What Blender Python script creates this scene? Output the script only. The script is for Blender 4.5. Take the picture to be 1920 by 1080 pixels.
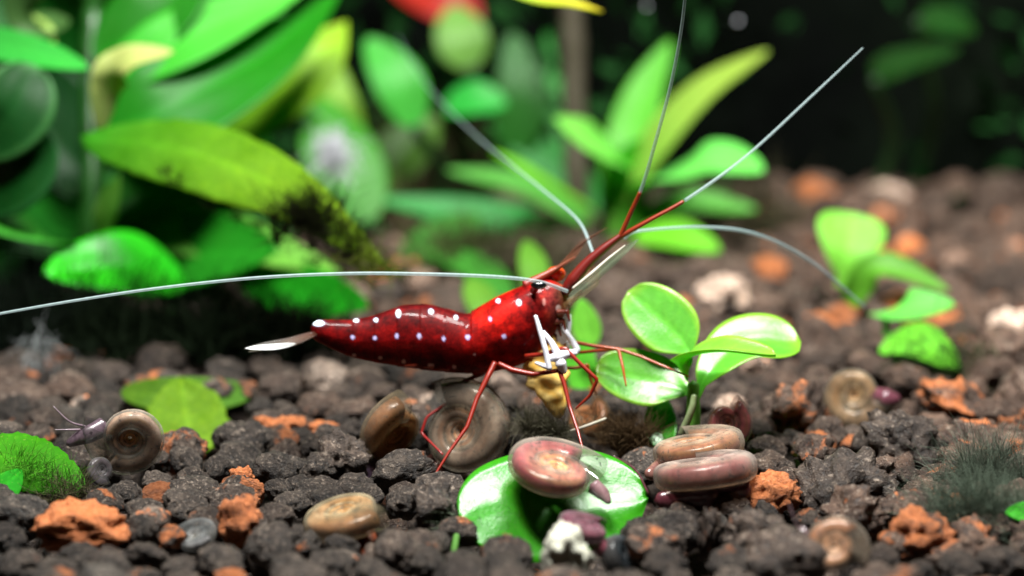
import bpy, bmesh, math, random
import numpy as np
from mathutils import Vector, noise

# ------------------------------------------------------------------ clear
for o in list(bpy.data.objects):
    bpy.data.objects.remove(o)
random.seed(7)
rng = np.random.default_rng(7)
sc = bpy.context.scene
COL = sc.collection

# ------------------------------------------------------------------ camera (lengths below are millimetres; MM turns them into metres)
MM = 0.001
PITCH = math.radians(12.0)
CAM_H, CAM_Y = 40.0, -144.0
FPX = 4966.0                       # focal length in pixels of the 1920 x 1080 photograph
cam_d = bpy.data.cameras.new("camera")
cam = bpy.data.objects.new("camera", cam_d)
COL.objects.link(cam)
cam.location = (0, CAM_Y * MM, CAM_H * MM)
cam.rotation_euler = (math.radians(90) - PITCH, 0, 0)
cam_d.sensor_width = 36
cam_d.lens = FPX * 36 / 1920
cam_d.clip_start, cam_d.clip_end = 0.01, 5.0
cam_d.dof.use_dof = True
cam_d.dof.focus_distance = 140.4 * MM
cam_d.dof.aperture_fstop = cam_d.lens / 3.25
cam_d.dof.aperture_blades = 0
sc.camera = cam

# ------------------------------------------------------------------ light: two aquarium tubes over the tank, dim room
world = bpy.data.worlds.new("World")
sc.world = world
world.use_nodes = True
bgn = world.node_tree.nodes["Background"]
bgn.inputs[0].default_value = (0.55, 0.75, 0.85, 1)
bgn.inputs[1].default_value = 0.004


def lamp(name, loc, size, power, col, target=(0, 0, 0), spread=180):
    d = bpy.data.lights.new(name, 'AREA')
    d.shape = 'RECTANGLE'
    d.size, d.size_y = size[0] * MM, size[1] * MM
    d.energy = power
    d.color = col
    d.spread = math.radians(spread)
    o = bpy.data.objects.new(name, d)
    COL.objects.link(o)
    o.location = Vector(loc) * MM
    dirv = (Vector(target) - Vector(loc)).normalized()
    o.rotation_euler = dirv.to_track_quat('-Z', 'Y').to_euler()
    return o


lamp("aquarium_lamp", (-20, -42, 182), (64, 24), 0.86, (1.0, 0.985, 0.95), (5, -8, 0))
lamp("aquarium_lamp", (44, -4, 195), (80, 26), 0.74, (0.98, 1.0, 0.96), (5, 10, 0))

sc.view_settings.view_transform = 'Standard'
sc.view_settings.look = 'None'
sc.view_settings.gamma = 1.0
sc.view_settings.use_curve_mapping = False
sc.view_settings.exposure = 0.0
sc.cycles.use_denoising = True
sc.cycles.max_bounces = 10
sc.cycles.transparent_max_bounces = 16
sc.cycles.sample_clamp_indirect = 4.0
sc.cycles.caustics_reflective = False
sc.cycles.caustics_refractive = False

# ------------------------------------------------------------------ pixel helpers
CAM = np.array([0, CAM_Y, CAM_H])
RT = np.array([1.0, 0, 0])
FW = np.array([0, math.cos(PITCH), -math.sin(PITCH)])
UP = np.array([0, math.sin(PITCH), math.cos(PITCH)])


def P(px, py, d):
    """point at axial depth d (mm) behind pixel (px, py)"""
    return CAM + d * FW + (px - 960) / FPX * d * RT + (540 - py) / FPX * d * UP


def gdepth(py, z=0.0):
    """axial depth at which the ray of row py meets height z"""
    return (CAM_H - z) / (math.sin(PITCH) + (py - 540) / FPX * math.cos(PITCH))


def G(px, py, z=0.0):
    return P(px, py, gdepth(py, z))


def V(v):
    """view vector (right, up, towards camera) to world"""
    w = v[0] * RT + v[1] * UP - v[2] * FW
    return w / np.linalg.norm(w)


def proj(pts):
    q = np.asarray(pts) - CAM
    d = q @ FW
    return 960 + FPX * (q @ RT) / d, 540 - FPX * (q @ UP) / d


def unit(v):
    v = np.asarray(v, float)
    return v / max(np.linalg.norm(v), 1e-9)


# ------------------------------------------------------------------ object helpers
def empty(name, loc, label, cat, group=None, kind=None):
    o = bpy.data.objects.new(name, None)
    o.empty_display_size = 0.001
    COL.objects.link(o)
    o.location = Vector(loc) * MM
    o["_base"] = [float(c) for c in loc]
    tag(o, label, cat, group, kind)
    return o


def tag(o, label=None, cat=None, group=None, kind=None):
    if label: o["label"] = label
    if cat: o["category"] = cat
    if group: o["group"] = group
    if kind: o["kind"] = kind
    return o


def mesh_data(name, verts, faces, mat, cols=None, smooth=True):
    me = bpy.data.meshes.new(name)
    v = np.asarray(verts, np.float64) * MM
    if isinstance(faces, np.ndarray):
        n = faces.shape[1]
        me.vertices.add(len(v)); me.vertices.foreach_set("co", v.ravel())
        me.loops.add(faces.size); me.loops.foreach_set("vertex_index", faces.ravel().astype(np.int32))
        me.polygons.add(len(faces))
        me.polygons.foreach_set("loop_start", np.arange(0, faces.size, n, dtype=np.int32))
        me.update(calc_edges=True)
    else:
        me.from_pydata([tuple(p) for p in v], [], faces)
    if smooth:
        me.polygons.foreach_set("use_smooth", np.ones(len(me.polygons), bool))
    if cols is not None:
        c = np.ones((len(v), 4)); cols = np.asarray(cols); c[:, :cols.shape[1]] = cols
        a = me.color_attributes.new("Col", 'FLOAT_COLOR', 'POINT')
        a.data.foreach_set("color", c.ravel())
    me.materials.append(mat)
    return me


def obj(name, verts, faces, mat, parent=None, cols=None, smooth=True, base=None):
    """mesh object; verts in world millimetres"""
    if parent is not None:
        q, base = parent, np.zeros(3)
        while q is not None:
            base = base + np.array(list(q["_base"]) if "_base" in q else (0, 0, 0)); q = q.parent
        me = mesh_data(name, np.asarray(verts) - base, faces, mat, cols, smooth)
        o = bpy.data.objects.new(name, me); COL.objects.link(o); o.parent = parent
        return o
    if base is None:
        a = np.asarray(verts); base = np.array([a[:, 0].mean(), a[:, 1].mean(), a[:, 2].min()])
    me = mesh_data(name, np.asarray(verts) - base, faces, mat, cols, smooth)
    o = bpy.data.objects.new(name, me); COL.objects.link(o)
    o.location = Vector(base) * MM
    o["_base"] = [float(c) for c in base]
    return o


def catmull(pts, n):
    p = np.asarray(pts, float)
    if len(p) == 2:
        t = np.linspace(0, 1, n)[:, None]
        return p[0] * (1 - t) + p[1] * t
    q = np.vstack([2 * p[0] - p[1], p, 2 * p[-1] - p[-2]])
    out = []
    for t in np.linspace(0, len(p) - 1 - 1e-9, n):
        i = int(t); f = t - i
        a, b, c, d = q[i:i + 4]
        out.append(.5 * (2 * b + (c - a) * f + (2 * a - 5 * b + 4 * c - d) * f * f + (3 * b - a - 3 * c + d) * f ** 3))
    return np.array(out)


def lerp1(keys, n):
    return np.interp(np.linspace(0, len(keys) - 1, n), np.arange(len(keys)), keys)


def grid_faces(nu, nv, close_v=True, flip=False):
    i = np.arange(nu - 1)[:, None]; j = np.arange(nv if close_v else nv - 1)[None, :]
    a = i * nv + j; b = i * nv + (j + 1) % nv
    f = np.stack([a, b, b + nv, a + nv], -1).reshape(-1, 4)
    return f[:, ::-1].copy() if flip else f


def loft(pts, ra, rb=None, hint=(0, 0, 1), nu=24, nv=10, rough=0.0, rs=1.0, straight=False):
    """closed tube along pts; ra = radii along the hint x tangent side, rb = radii along the hint"""
    rb = ra if rb is None else rb
    if straight:
        p = np.asarray(pts, float)
        seg = np.linspace(0, len(p) - 1, nu); c = np.array([np.interp(seg, np.arange(len(p)), p[:, k]) for k in range(3)]).T
    else:
        c = catmull(pts, nu)
    A, B = lerp1(ra, nu), lerp1(rb, nu)
    tg = np.gradient(c, axis=0); tg /= np.maximum(np.linalg.norm(tg, axis=1, keepdims=True), 1e-9)
    h = np.asarray(hint, float)
    side = np.cross(tg, h); ln = np.linalg.norm(side, axis=1, keepdims=True)
    side = np.where(ln < 1e-3, np.array([1.0, 0, 0]), side / np.maximum(ln, 1e-9))
    nrm = np.cross(side, tg)
    ang = np.linspace(0, 2 * math.pi, nv, endpoint=False)
    v = c[:, None] + side[:, None] * (A[:, None] * np.cos(ang))[..., None] + nrm[:, None] * (B[:, None] * np.sin(ang))[..., None]
    if rough:
        for i in range(nu):
            for j in range(nv):
                k = noise.noise(Vector(v[i, j] * rs))
                v[i, j] += (v[i, j] - c[i]) * k * rough
    verts = np.vstack([v.reshape(-1, 3), c[:1] - tg[:1] * A[0] * .5, c[-1:] + tg[-1:] * A[-1] * .7])
    faces = [tuple(f) for f in grid_faces(nu, nv)]
    n0 = nu * nv
    for j in range(nv):
        faces.append((n0, (j + 1) % nv, j))
        faces.append((n0 + 1, n0 - nv + j, n0 - nv + (j + 1) % nv))
    return verts, faces


# ------------------------------------------------------------------ materials
def nt(name):
    m = bpy.data.materials.new(name); m.use_nodes = True
    t = m.node_tree; t.nodes.clear()
    return m, t


def N(t, ty, **kw):
    n = t.nodes.new(ty)
    for k, v in kw.items():
        if k.startswith("i_"):
            n.inputs[k[2:].replace("_", " ")].default_value = v
        else:
            setattr(n, k, v)
    return n


def noise_tex(t, scale, detail=4, rough=.55, vec=None, dist=0):
    """scale in cycles per millimetre"""
    n = N(t, "ShaderNodeTexNoise")
    n.inputs["Scale"].default_value = scale * 1000
    n.inputs["Detail"].default_value = detail; n.inputs["Roughness"].default_value = rough
    n.inputs["Distortion"].default_value = dist
    if vec is None:
        vec = N(t, "ShaderNodeTexCoord").outputs["Object"]
    t.links.new(vec, n.inputs["Vector"])
    return n.outputs["Fac"]


def ramp(t, fac, stops):
    r = N(t, "ShaderNodeValToRGB")
    while len(r.color_ramp.elements) < len(stops): r.color_ramp.elements.new(.5)
    for e, (p, c) in zip(r.color_ramp.elements, stops):
        e.position = p; e.color = (*c, 1) if len(c) == 3 else c
    t.links.new(fac, r.inputs[0])
    return r.outputs[0]


def math_n(t, op, a, b=None, clamp=False):
    m = N(t, "ShaderNodeMath", operation=op, use_clamp=clamp)
    for i, x in enumerate((a, b)):
        if x is None: continue
        if isinstance(x, (int, float)): m.inputs[i].default_value = x
        else: t.links.new(x, m.inputs[i])
    return m.outputs[0]


def mixc(t, fac, a, b, mode='MIX'):
    m = N(t, "ShaderNodeMix", data_type='RGBA', blend_type=mode)
    for i, x in ((0, fac), (6, a), (7, b)):
        if isinstance(x, (int, float)): m.inputs[i].default_value = x
        elif isinstance(x, tuple): m.inputs[i].default_value = (*x, 1) if len(x) == 3 else x
        else: t.links.new(x, m.inputs[i])
    return m.outputs[2]


def bump(t, h, strength, dist_mm):
    b = N(t, "ShaderNodeBump"); b.inputs["Strength"].default_value = strength; b.inputs["Distance"].default_value = dist_mm * MM
    t.links.new(h, b.inputs["Height"])
    return b.outputs[0]


def out(t, sh):
    o = N(t, "ShaderNodeOutputMaterial"); t.links.new(sh, o.inputs[0])


def principled(t, col, rough=.4, spec=.5, coat=0, normal=None, coat_rough=.1, alpha=None):
    p = N(t, "ShaderNodeBsdfPrincipled")
    if isinstance(col, tuple): p.inputs["Base Color"].default_value = (*col, 1)
    else: t.links.new(col, p.inputs["Base Color"])
    if isinstance(rough, (int, float)): p.inputs["Roughness"].default_value = rough
    else: t.links.new(rough, p.inputs["Roughness"])
    p.inputs["Specular IOR Level"].default_value = spec
    p.inputs["Coat Weight"].default_value = coat; p.inputs["Coat Roughness"].default_value = coat_rough
    if normal is not None: t.links.new(normal, p.inputs["Normal"])
    if alpha is not None:
        if isinstance(alpha, (int, float)): p.inputs["Alpha"].default_value = alpha
        else: t.links.new(alpha, p.inputs["Alpha"])
    return p


def attr(t):
    return N(t, "ShaderNodeAttribute", attribute_name="Col")


def soil_mat(name, per_object):
    m, t = nt(name)
    tc = N(t, "ShaderNodeTexCoord").outputs["Object"]
    if per_object:
        oi = N(t, "ShaderNodeObjectInfo")
        add = N(t, "ShaderNodeVectorMath", operation='ADD'); t.links.new(tc, add.inputs[0])
        sm = N(t, "ShaderNodeVectorMath", operation='SCALE'); sm.inputs[0].default_value = (.7, .9, .5)
        t.links.new(oi.outputs["Random"], sm.inputs["Scale"]); t.links.new(sm.outputs[0], add.inputs[1])
        vec, cc = add.outputs[0], oi.outputs["Color"]
    else:
        vec, cc = tc, attr(t).outputs["Color"]
    sep = N(t, "ShaderNodeSeparateColor"); t.links.new(cc, sep.inputs[0])
    bright, orange, hue = sep.outputs[0], sep.outputs[1], sep.outputs[2]
    n1 = noise_tex(t, 1.1, 5, .65, vec)
    n2 = noise_tex(t, 5.0, 5, .7, vec)
    n3 = noise_tex(t, 14.0, 2, .6, vec)
    grey = ramp(t, n1, [(.3, (.012, .0105, .0095)), (.52, (.040, .034, .029)), (.72, (.100, .082, .066))])
    brown = ramp(t, n1, [(.3, (.030, .017, .012)), (.55, (.10, .055, .036)), (.75, (.20, .12, .08))])
    c = mixc(t, hue, grey, brown)
    spk = ramp(t, n2, [(.56, (0, 0, 0)), (.66, (1, 1, 1))])
    c = mixc(t, math_n(t, 'MULTIPLY', spk, .75), c, (.34, .27, .215))
    drk = ramp(t, n2, [(.36, (1, 1, 1)), (.46, (0, 0, 0))])
    c = mixc(t, math_n(t, 'MULTIPLY', drk, .8), c, (.012, .011, .011))
    clay = ramp(t, n2, [(.3, (.22, .060, .018)), (.5, (.47, .150, .050)), (.75, (.60, .235, .10))])
    no = noise_tex(t, .62, 5, .65, vec, .5)
    thr = math_n(t, 'SUBTRACT', 1.0, orange)
    f = math_n(t, 'MULTIPLY', math_n(t, 'SUBTRACT', no, math_n(t, 'ADD', math_n(t, 'MULTIPLY', thr, .55), .2)), 14, True)
    c = mixc(t, f, c, clay)
    wsp = ramp(t, n3, [(.69, (0, 0, 0)), (.73, (1, 1, 1))])
    c = mixc(t, math_n(t, 'MULTIPLY', wsp, .6), c, (.55, .5, .42))
    c = mixc(t, 1.0, c, bright, 'MULTIPLY')
    h = math_n(t, 'ADD', math_n(t, 'MULTIPLY', n2, .7), math_n(t, 'MULTIPLY', n3, .3))
    b = bump(t, h, 1.0, .38)
    rg = ramp(t, n2, [(.3, (.30, .30, .30)), (.7, (.75, .75, .75))])
    out(t, principled(t, c, rg, .28, 0, b).outputs[0])
    return m


M = {}
M['grain'] = soil_mat("soil_grain", True)
M['bed'] = soil_mat("soil_bed", False)


def leaf_mat(name, gloss=.42, trans=.42, mott=.6, spec=.2, coat=.0):
    m, t = nt(name)
    a = attr(t).outputs["Color"]
    n1 = noise_tex(t, .30, 4, .6); n2 = noise_tex(t, 2.6, 4, .6); n3 = noise_tex(t, 9, 2, .5)
    c = mixc(t, math_n(t, 'MULTIPLY', ramp(t, n1, [(.35, (0, 0, 0)), (.7, (1, 1, 1))]), mott * .6), a, mixc(t, 1.0, a, (.62, .72, .35), 'MULTIPLY'))
    c = mixc(t, math_n(t, 'MULTIPLY', ramp(t, n2, [(.5, (0, 0, 0)), (.72, (1, 1, 1))]), mott * .5), c, mixc(t, 1.0, c, (1.6, 1.35, 1.0), 'MULTIPLY'))
    c = mixc(t, math_n(t, 'MULTIPLY', ramp(t, n3, [(.66, (0, 0, 0)), (.75, (1, 1, 1))]), mott * .35), c, (.42, .5, .12))
    b = bump(t, math_n(t, 'ADD', math_n(t, 'MULTIPLY', n2, .6), math_n(t, 'MULTIPLY', n3, .35)), .35, .10)
    p = principled(t, c, gloss, spec, coat, b, .2)
    tr = N(t, "ShaderNodeBsdfTranslucent")
    t.links.new(mixc(t, 1.0, c, (.95, 1.5, .28), 'MULTIPLY'), tr.inputs[0])
    mx = N(t, "ShaderNodeMixShader"); mx.inputs[0].default_value = trans
    t.links.new(p.outputs[0], mx.inputs[1]); t.links.new(tr.outputs[0], mx.inputs[2])
    out(t, mx.outputs[0])
    return m


M['leaf'] = leaf_mat("leaf_tissue")
M['leaf_glossy'] = leaf_mat("leaf_tissue_glossy", .28, .34, .8, .45, .15)
M['leaf_old'] = leaf_mat("leaf_tissue_algae", .6, .4, 1.6, .04)


def shrimp_body_mat():
    m, t = nt("shrimp_shell")
    a = attr(t)
    n1 = noise_tex(t, 1.4, 4, .65); n2 = noise_tex(t, 7, 3, .6)
    k = ramp(t, n1, [(.32, (.30, .28, .3)), (.52, (.95, .95, .95)), (.70, (1.9, 2.2, 1.5))])
    c0 = mixc(t, 1.0, a.outputs["Color"], k, 'MULTIPLY')
    k2 = ramp(t, n2, [(.35, (.72, .7, .7)), (.65, (1.1, 1.1, 1.1))])
    c0 = mixc(t, 1.0, c0, k2, 'MULTIPLY')
    c = mixc(t, a.outputs["Alpha"], a.outputs["Color"], c0)
    b = bump(t, n2, .2, .05)
    p = principled(t, c, .5, .05, .10, b, .08)
    p.inputs["Subsurface Weight"].default_value = .10
    p.inputs["Subsurface Radius"].default_value = (1.0, .15, .1)
    p.inputs["Subsurface Scale"].default_value = .0004
    out(t, p.outputs[0])
    return m


M['shrimp'] = shrimp_body_mat()


def simple(name, col, rough=.4, spec=.5, coat=0, alpha=None, trans=0, attrc=False, nz=None, nzs=2.0, bmp=0):
    m, t = nt(name)
    c = attr(t).outputs["Color"] if attrc else col
    nn = noise_tex(t, nzs, 4, .6)
    if nz:
        c = mixc(t, ramp(t, nn, [(.38, (0, 0, 0)), (.62, (1, 1, 1))]), c if attrc else (*col, 1), nz if not attrc else mixc(t, 1.0, c, nz, 'MULTIPLY'))
    b = bump(t, nn, bmp, .1) if bmp else None
    p = principled(t, c, rough, spec, coat, b)
    sh = p.outputs[0]
    if trans:
        tr = N(t, "ShaderNodeBsdfTranslucent")
        if isinstance(c, tuple): tr.inputs[0].default_value = (*c, 1)
        else: t.links.new(c, tr.inputs[0])
        mx = N(t, "ShaderNodeMixShader"); mx.inputs[0].default_value = trans
        t.links.new(sh, mx.inputs[1]); t.links.new(tr.outputs[0], mx.inputs[2]); sh = mx.outputs[0]
    if alpha is not None:
        tp = N(t, "ShaderNodeBsdfTransparent")
        mx = N(t, "ShaderNodeMixShader"); mx.inputs[0].default_value = alpha
        t.links.new(tp.outputs[0], mx.inputs[1]); t.links.new(sh, mx.inputs[2]); sh = mx.outputs[0]
    out(t, sh)
    return m


M['leg'] = simple("shrimp_leg", None, .35, .5, .3, attrc=True, trans=.2)
M['white'] = simple("white_claw", (.80, .80, .86), .35, .5, .2, nz=(.62, .62, .70), nzs=4)
M['antenna'] = simple("antenna_thread", None, .4, .5, 0, attrc=True, alpha=.42)
M['clear'] = simple("clear_blade", None, .25, .5, .4, attrc=True, alpha=.30, trans=.3)
M['clear_white'] = simple("white_blade", None, .3, .5, .4, attrc=True, alpha=.85)
M['eye'] = simple("black_eye", (.006, .006, .008), .12, .6, 1.0)
M['eye_red'] = simple("red_eye", (.55, .035, .008), .2, .5, 1.0, nz=(.9, .12, .02), nzs=2.2, trans=.3)
M['food'] = simple("food_flake", (.95, .55, .09), .55, .4, 0, nz=(.92, .66, .22), nzs=1.6, trans=.15, bmp=.6)
M['hair'] = simple("algae_hair", None, .8, .0, 0, attrc=True)
M['body'] = simple("snail_body", None, .3, .5, .3, attrc=True, nz=(.7, .62, .62), nzs=3, trans=.15)
M['flesh'] = simple("snail_foot", None, .3, .5, .5, attrc=True, nz=(.6, .55, .6), nzs=3, alpha=.86)
M['stem'] = simple("plant_stem", None, .4, .4, .1, attrc=True, nz=(.7, .75, .6), nzs=1.5, trans=.2)
M['chalk'] = simple("porous_crumb", (.52, .52, .43), .8, .3, 0, nz=(.34, .33, .26), nzs=2.4, bmp=1)


def shell_mat():
    m, t = nt("snail_shell")
    a = attr(t)
    n1 = noise_tex(t, 3.0, 5, .7); n2 = noise_tex(t, .8, 3, .6)
    c = mixc(t, math_n(t, 'MULTIPLY', ramp(t, n1, [(.56, (0, 0, 0)), (.63, (1, 1, 1))]), .85), a.outputs["Color"], (.03, .025, .024))
    c = mixc(t, ramp(t, n2, [(.4, (0, 0, 0)), (.65, (.8, .8, .8))]), c, mixc(t, 1.0, c, (.45, .5, .55), 'MULTIPLY'))
    b = bump(t, n2, .12, .1)
    df = N(t, "ShaderNodeBsdfDiffuse"); t.links.new(c, df.inputs[0])
    tr = N(t, "ShaderNodeBsdfTranslucent"); t.links.new(c, tr.inputs[0])
    m1 = N(t, "ShaderNodeMixShader"); m1.inputs[0].default_value = .45
    t.links.new(df.outputs[0], m1.inputs[1]); t.links.new(tr.outputs[0], m1.inputs[2])
    tp = N(t, "ShaderNodeBsdfTransparent")
    tint = mixc(t, .62, a.outputs["Color"], (1, 1, 1))
    t.links.new(tint, tp.inputs[0])
    al = math_n(t, 'ADD', math_n(t, 'ADD', math_n(t, 'MULTIPLY', a.outputs["Alpha"], .34), math_n(t, 'MULTIPLY', math_n(t, 'POWER', N(t, 'ShaderNodeLayerWeight').outputs['Facing'], 2.0), .45)), math_n(t, 'MULTIPLY', ramp(t, n1, [(.56, (0, 0, 0)), (.63, (1, 1, 1))]), .55), True)
    m2 = N(t, "ShaderNodeMixShader"); t.links.new(al, m2.inputs[0])
    t.links.new(tp.outputs[0], m2.inputs[1]); t.links.new(m1.outputs[0], m2.inputs[2])
    gl = N(t, "ShaderNodeBsdfGlossy"); gl.inputs["Roughness"].default_value = .08
    t.links.new(b, gl.inputs["Normal"])
    lw = N(t, "ShaderNodeLayerWeight"); lw.inputs[0].default_value = .5; t.links.new(b, lw.inputs["Normal"])
    front = math_n(t, 'SUBTRACT', 1.0, N(t, "ShaderNodeNewGeometry").outputs["Backfacing"])
    fz = math_n(t, 'ADD', math_n(t, 'MULTIPLY', math_n(t, 'POWER', lw.outputs["Facing"], 4.0), .55), .15)
    m3 = N(t, "ShaderNodeMixShader"); t.links.new(math_n(t, 'MULTIPLY', fz, front), m3.inputs[0])
    t.links.new(m2.outputs[0], m3.inputs[1]); t.links.new(gl.outputs[0], m3.inputs[2])
    out(t, m3.outputs[0])
    return m


M['shell'] = shell_mat()


def wall_mat():
    m, t = nt("tank_background")
    n1 = noise_tex(t, .03, 5, .6); n2 = noise_tex(t, .3, 4, .6)
    c = ramp(t, n1, [(.35, (.0008, .001, .001)), (.55, (.002, .0035, .002)), (.75, (.005, .009, .004))])
    out(t, principled(t, c, .9, .04, 0, bump(t, n2, .5, 1)).outputs[0])
    return m


M['wall'] = wall_mat()

# ------------------------------------------------------------------ the bed: ground sheet, back of the tank
def hill(x, y):
    return (noise.noise(Vector((x * .035, y * .035, 3.3))) * 1.2 + noise.noise(Vector((x * .1, y * .1, 9.1))) * .5)


WALL_Y = 86.0
nx, ny = 121, 91
xs, ys = np.linspace(-170, 170, nx), np.linspace(-75, 125, ny)
gv = np.array([(x, y, hill(x, y) * .5 - 3.0) for y in ys for x in xs])
gc = np.tile([.7, .12, .3], (len(gv), 1))
ground = obj("ground", gv, grid_faces(ny, nx, False), M['bed'], None, gc, base=np.zeros(3))
tag(ground, "dark soil bed of the aquarium under the loose grains", "soil", kind="structure")

wv = []
for j in range(40):
    for i in range(80):
        x = -170 + 340 * i / 79; z = -4 + 190 * j / 39
        wv.append((x, WALL_Y + 5 * noise.noise(Vector((x * .03, 1, z * .03))) + 2 * noise.noise(Vector((x * .1, 4, z * .1))), z))
wall = obj("tank_background", np.array(wv), grid_faces(40, 80, False), M['wall'], None, None, base=np.zeros(3))
tag(wall, "dark mossy back of the aquarium behind everything", "background", kind="structure")

# ------------------------------------------------------------------ grain shapes
def ico(sub):
    bm = bmesh.new(); bmesh.ops.create_icosphere(bm, subdivisions=sub, radius=1)
    v = np.array([p.co for p in bm.verts]); f = np.array([[p.index for p in q.verts] for q in bm.faces]); bm.free()
    return v, f


def lump(v, seed, rough, cell=0.0):
    s = Vector((seed * 7.13, seed * 3.77, seed * 1.91)); o = []
    for p in v:
        q = Vector(p)
        r = 1 + rough * .62 * noise.noise(q * 1.1 + s) + rough * .38 * noise.noise(q * 2.6 + s) + rough * .26 * noise.noise(q * 6 + s) + rough * .20 * noise.noise(q * 13 + s)
        if cell:
            d = noise.voronoi(q * 1.9 + s)[0]
            r -= cell * max(0, .42 - d[0])
            r += cell * .25 * abs(noise.noise(q * 4 + s * 1.3))
        o.append(q * r)
    return np.array([tuple(p) for p in o])


iv4, if4 = ico(4)
iv3, if3 = ico(3)
iv2, if2 = ico(2)
NROUND, NJAG = 12, 8
shapes = [lump(iv4, k + 1, .40 if k < NROUND else .95, 0 if k < NROUND else .55) for k in range(NROUND + NJAG)]
grain_me = [mesh_data("soil_grain", s, if4, M['grain']) for s in shapes]
low_shapes = [lump(iv3, k + 50, .7, .2 if k % 3 == 0 else 0) for k in range(12)]
lowest = [lump(iv2, k + 80, .7) for k in range(6)]

placed = []          # (x, y, r) of every lump on the bed
grains = []          # (px-size sort key, args)


def add_grain(px, py, w, h, orange=.15, bright=1.0, hue=.15, jag=False, lift=.55):
    z = h * gdepth(py) / FPX * .5 * lift
    c = G(px, py, z)
    mm = gdepth(py, z) / FPX
    grains.append((c, w * mm * .5, (w * .8 + h * .2) * mm * .5, h * mm * .5 * 1.02, orange, bright, hue, jag))
    placed.append((c[0], c[1], max(w * .45, h * .35) * mm))


# grains that can be made out in the photograph: x, y, width, height, orange share, brightness, brown share, jagged
for g in [
    (38, 1062, 76, 66, .10), (108, 1078, 80, 60, .05, .8), (205, 1068, 76, 62, .08), (268, 1000, 56, 74, .42, .9),
    (292, 905, 56, 46, .05, 1.5), (236, 928, 62, 54, .1), (272, 957, 72, 42, .05, 1.1), (372, 918, 92, 48, .12), (346, 950, 82, 64, .05, 1.2),
    (336, 1072, 66, 54, .1), (414, 1056, 84, 66, .15, 1.1), (268, 1084, 62, 40, .3), (322, 1010, 50, 50, .5, 1, .3),
    (458, 830, 104, 74, .02, .85), (408, 880, 52, 52, .05), (512, 882, 78, 66, .14, .75), (596, 882, 64, 62, .1, 1.1),
    (432, 942, 92, 62, .34, 1, .3), (524, 920, 54, 44, .02, .8), (545, 948, 64, 52, .1, 1.1), (578, 925, 58, 52, .05), (640, 862, 92, 96, .22, 1.15, .3, True),
    (518, 972, 74, 54, .25, .9, .3), (508, 1022, 92, 76, .1, 1.1), (425, 1068, 60, 50, .06), (540, 1066, 68, 60, .04, 1.1), (615, 1066, 78, 66, .1, 1.05),
    (756, 944, 64, 64, .12, 1.2), (812, 952, 82, 92, .1, 1.3, .2, True), (746, 1038, 88, 82, .22, 1.2, .3), (695, 1074, 62, 52, .14), (802, 1054, 64, 62, .1, .9),
    (560, 1000, 40, 34, .3), (640, 1020, 60, 40, .05, .7), (590, 840, 54, 50, .2), (690, 930, 60, 50, .05, .8), (870, 1060, 70, 60, .05, .6),
    (940, 1070, 80, 60, .04, .7), (350, 868, 64, 56, .1), (300, 868, 44, 40, .3), (150, 1045, 70, 50, .05, .7), (15, 1010, 60, 60, .02, .6),
    (1418, 1010, 116, 100, .2, 1.1, .4, True), (1334, 1000, 50, 92, .3, 1, .5, True), (1370, 1060, 90, 60, .1, .6, .2), (1270, 1000, 90, 80, .1, .55, .3), (1250, 1062, 80, 60, .1, .6, .3),
    (1482, 782, 112, 112, .38, 1, .7, True), (1536, 832, 58, 50, .55, 1, .8), (1592, 922, 178, 104, .12, .8, .3, True), (1684, 832, 136, 112, .1, .85, .3, True),
    (1798, 762, 156, 70, .52, 1, .8, True), (1852, 836, 150, 66, .40, 1, .8, True), (1650, 1056, 70, 60, .2, .7, .4),
    (1720, 1075, 60, 40, .2, .6, .3), (1880, 1060, 90, 70, .1, .6, .3), (1800, 1068, 80, 60, .1, .5, .3), (1440, 850, 70, 60, .2, .9, .5), (1530, 890, 70, 50, .12, .9, .4),
    (1760, 900, 90, 60, .25, .9, .6), (1870, 780, 90, 60, .3, 1, .8), (1700, 715, 90, 60, .3, 1, .8), (1540, 735, 90, 60, .2, .9, .7), (1460, 715, 80, 50, .25, 1, .8),
    (1850, 700, 100, 60, .3, 1, .9), (1600, 815, 40, 34, .05, 2.2, .3), (1785, 690, 80, 50, .3, 1, .9), (1900, 890, 90, 60, .2, .8, .5), 
    (710, 745, 70, 44, .15, 1, .5), (660, 770, 90, 46, .1, 1.2, .6), (600, 760, 80, 46, .3, 1, .6), (1000, 760, 70, 50, .35, 1.2, .6), (960, 745, 60, 46, .02, 2, .4),
    (130, 735, 90, 64, .3, 1, .7), (40, 745, 110, 60, .2, 1, .5), (20, 710, 90, 40, .45, 1, .6), (150, 860, 80, 60, .1, .7, .3), (90, 790, 80, 50, .2, .8, .4),
    (1020, 800, 90, 60, .1, .7, .4), (1180, 830, 80, 60, .1, .6, .4), (1200, 1000, 70, 60, .1, .5), (560, 800, 60, 40, .55, 1, .6),
]:
    g = list(g) + [.15, 1.0, .15][len(g) - 4:] if len(g) < 7 else list(g)
    g[5] *= .9
    add_grain(*g)

manual = len(grains)
# the rest of the bed, scattered without overlap
def free(x, y, r, k=.80):
    for (a, b, s) in placed:
        if (a - x) ** 2 + (b - y) ** 2 < ((r + s) * k) ** 2: return False
    return True


stuff_list = []
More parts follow.
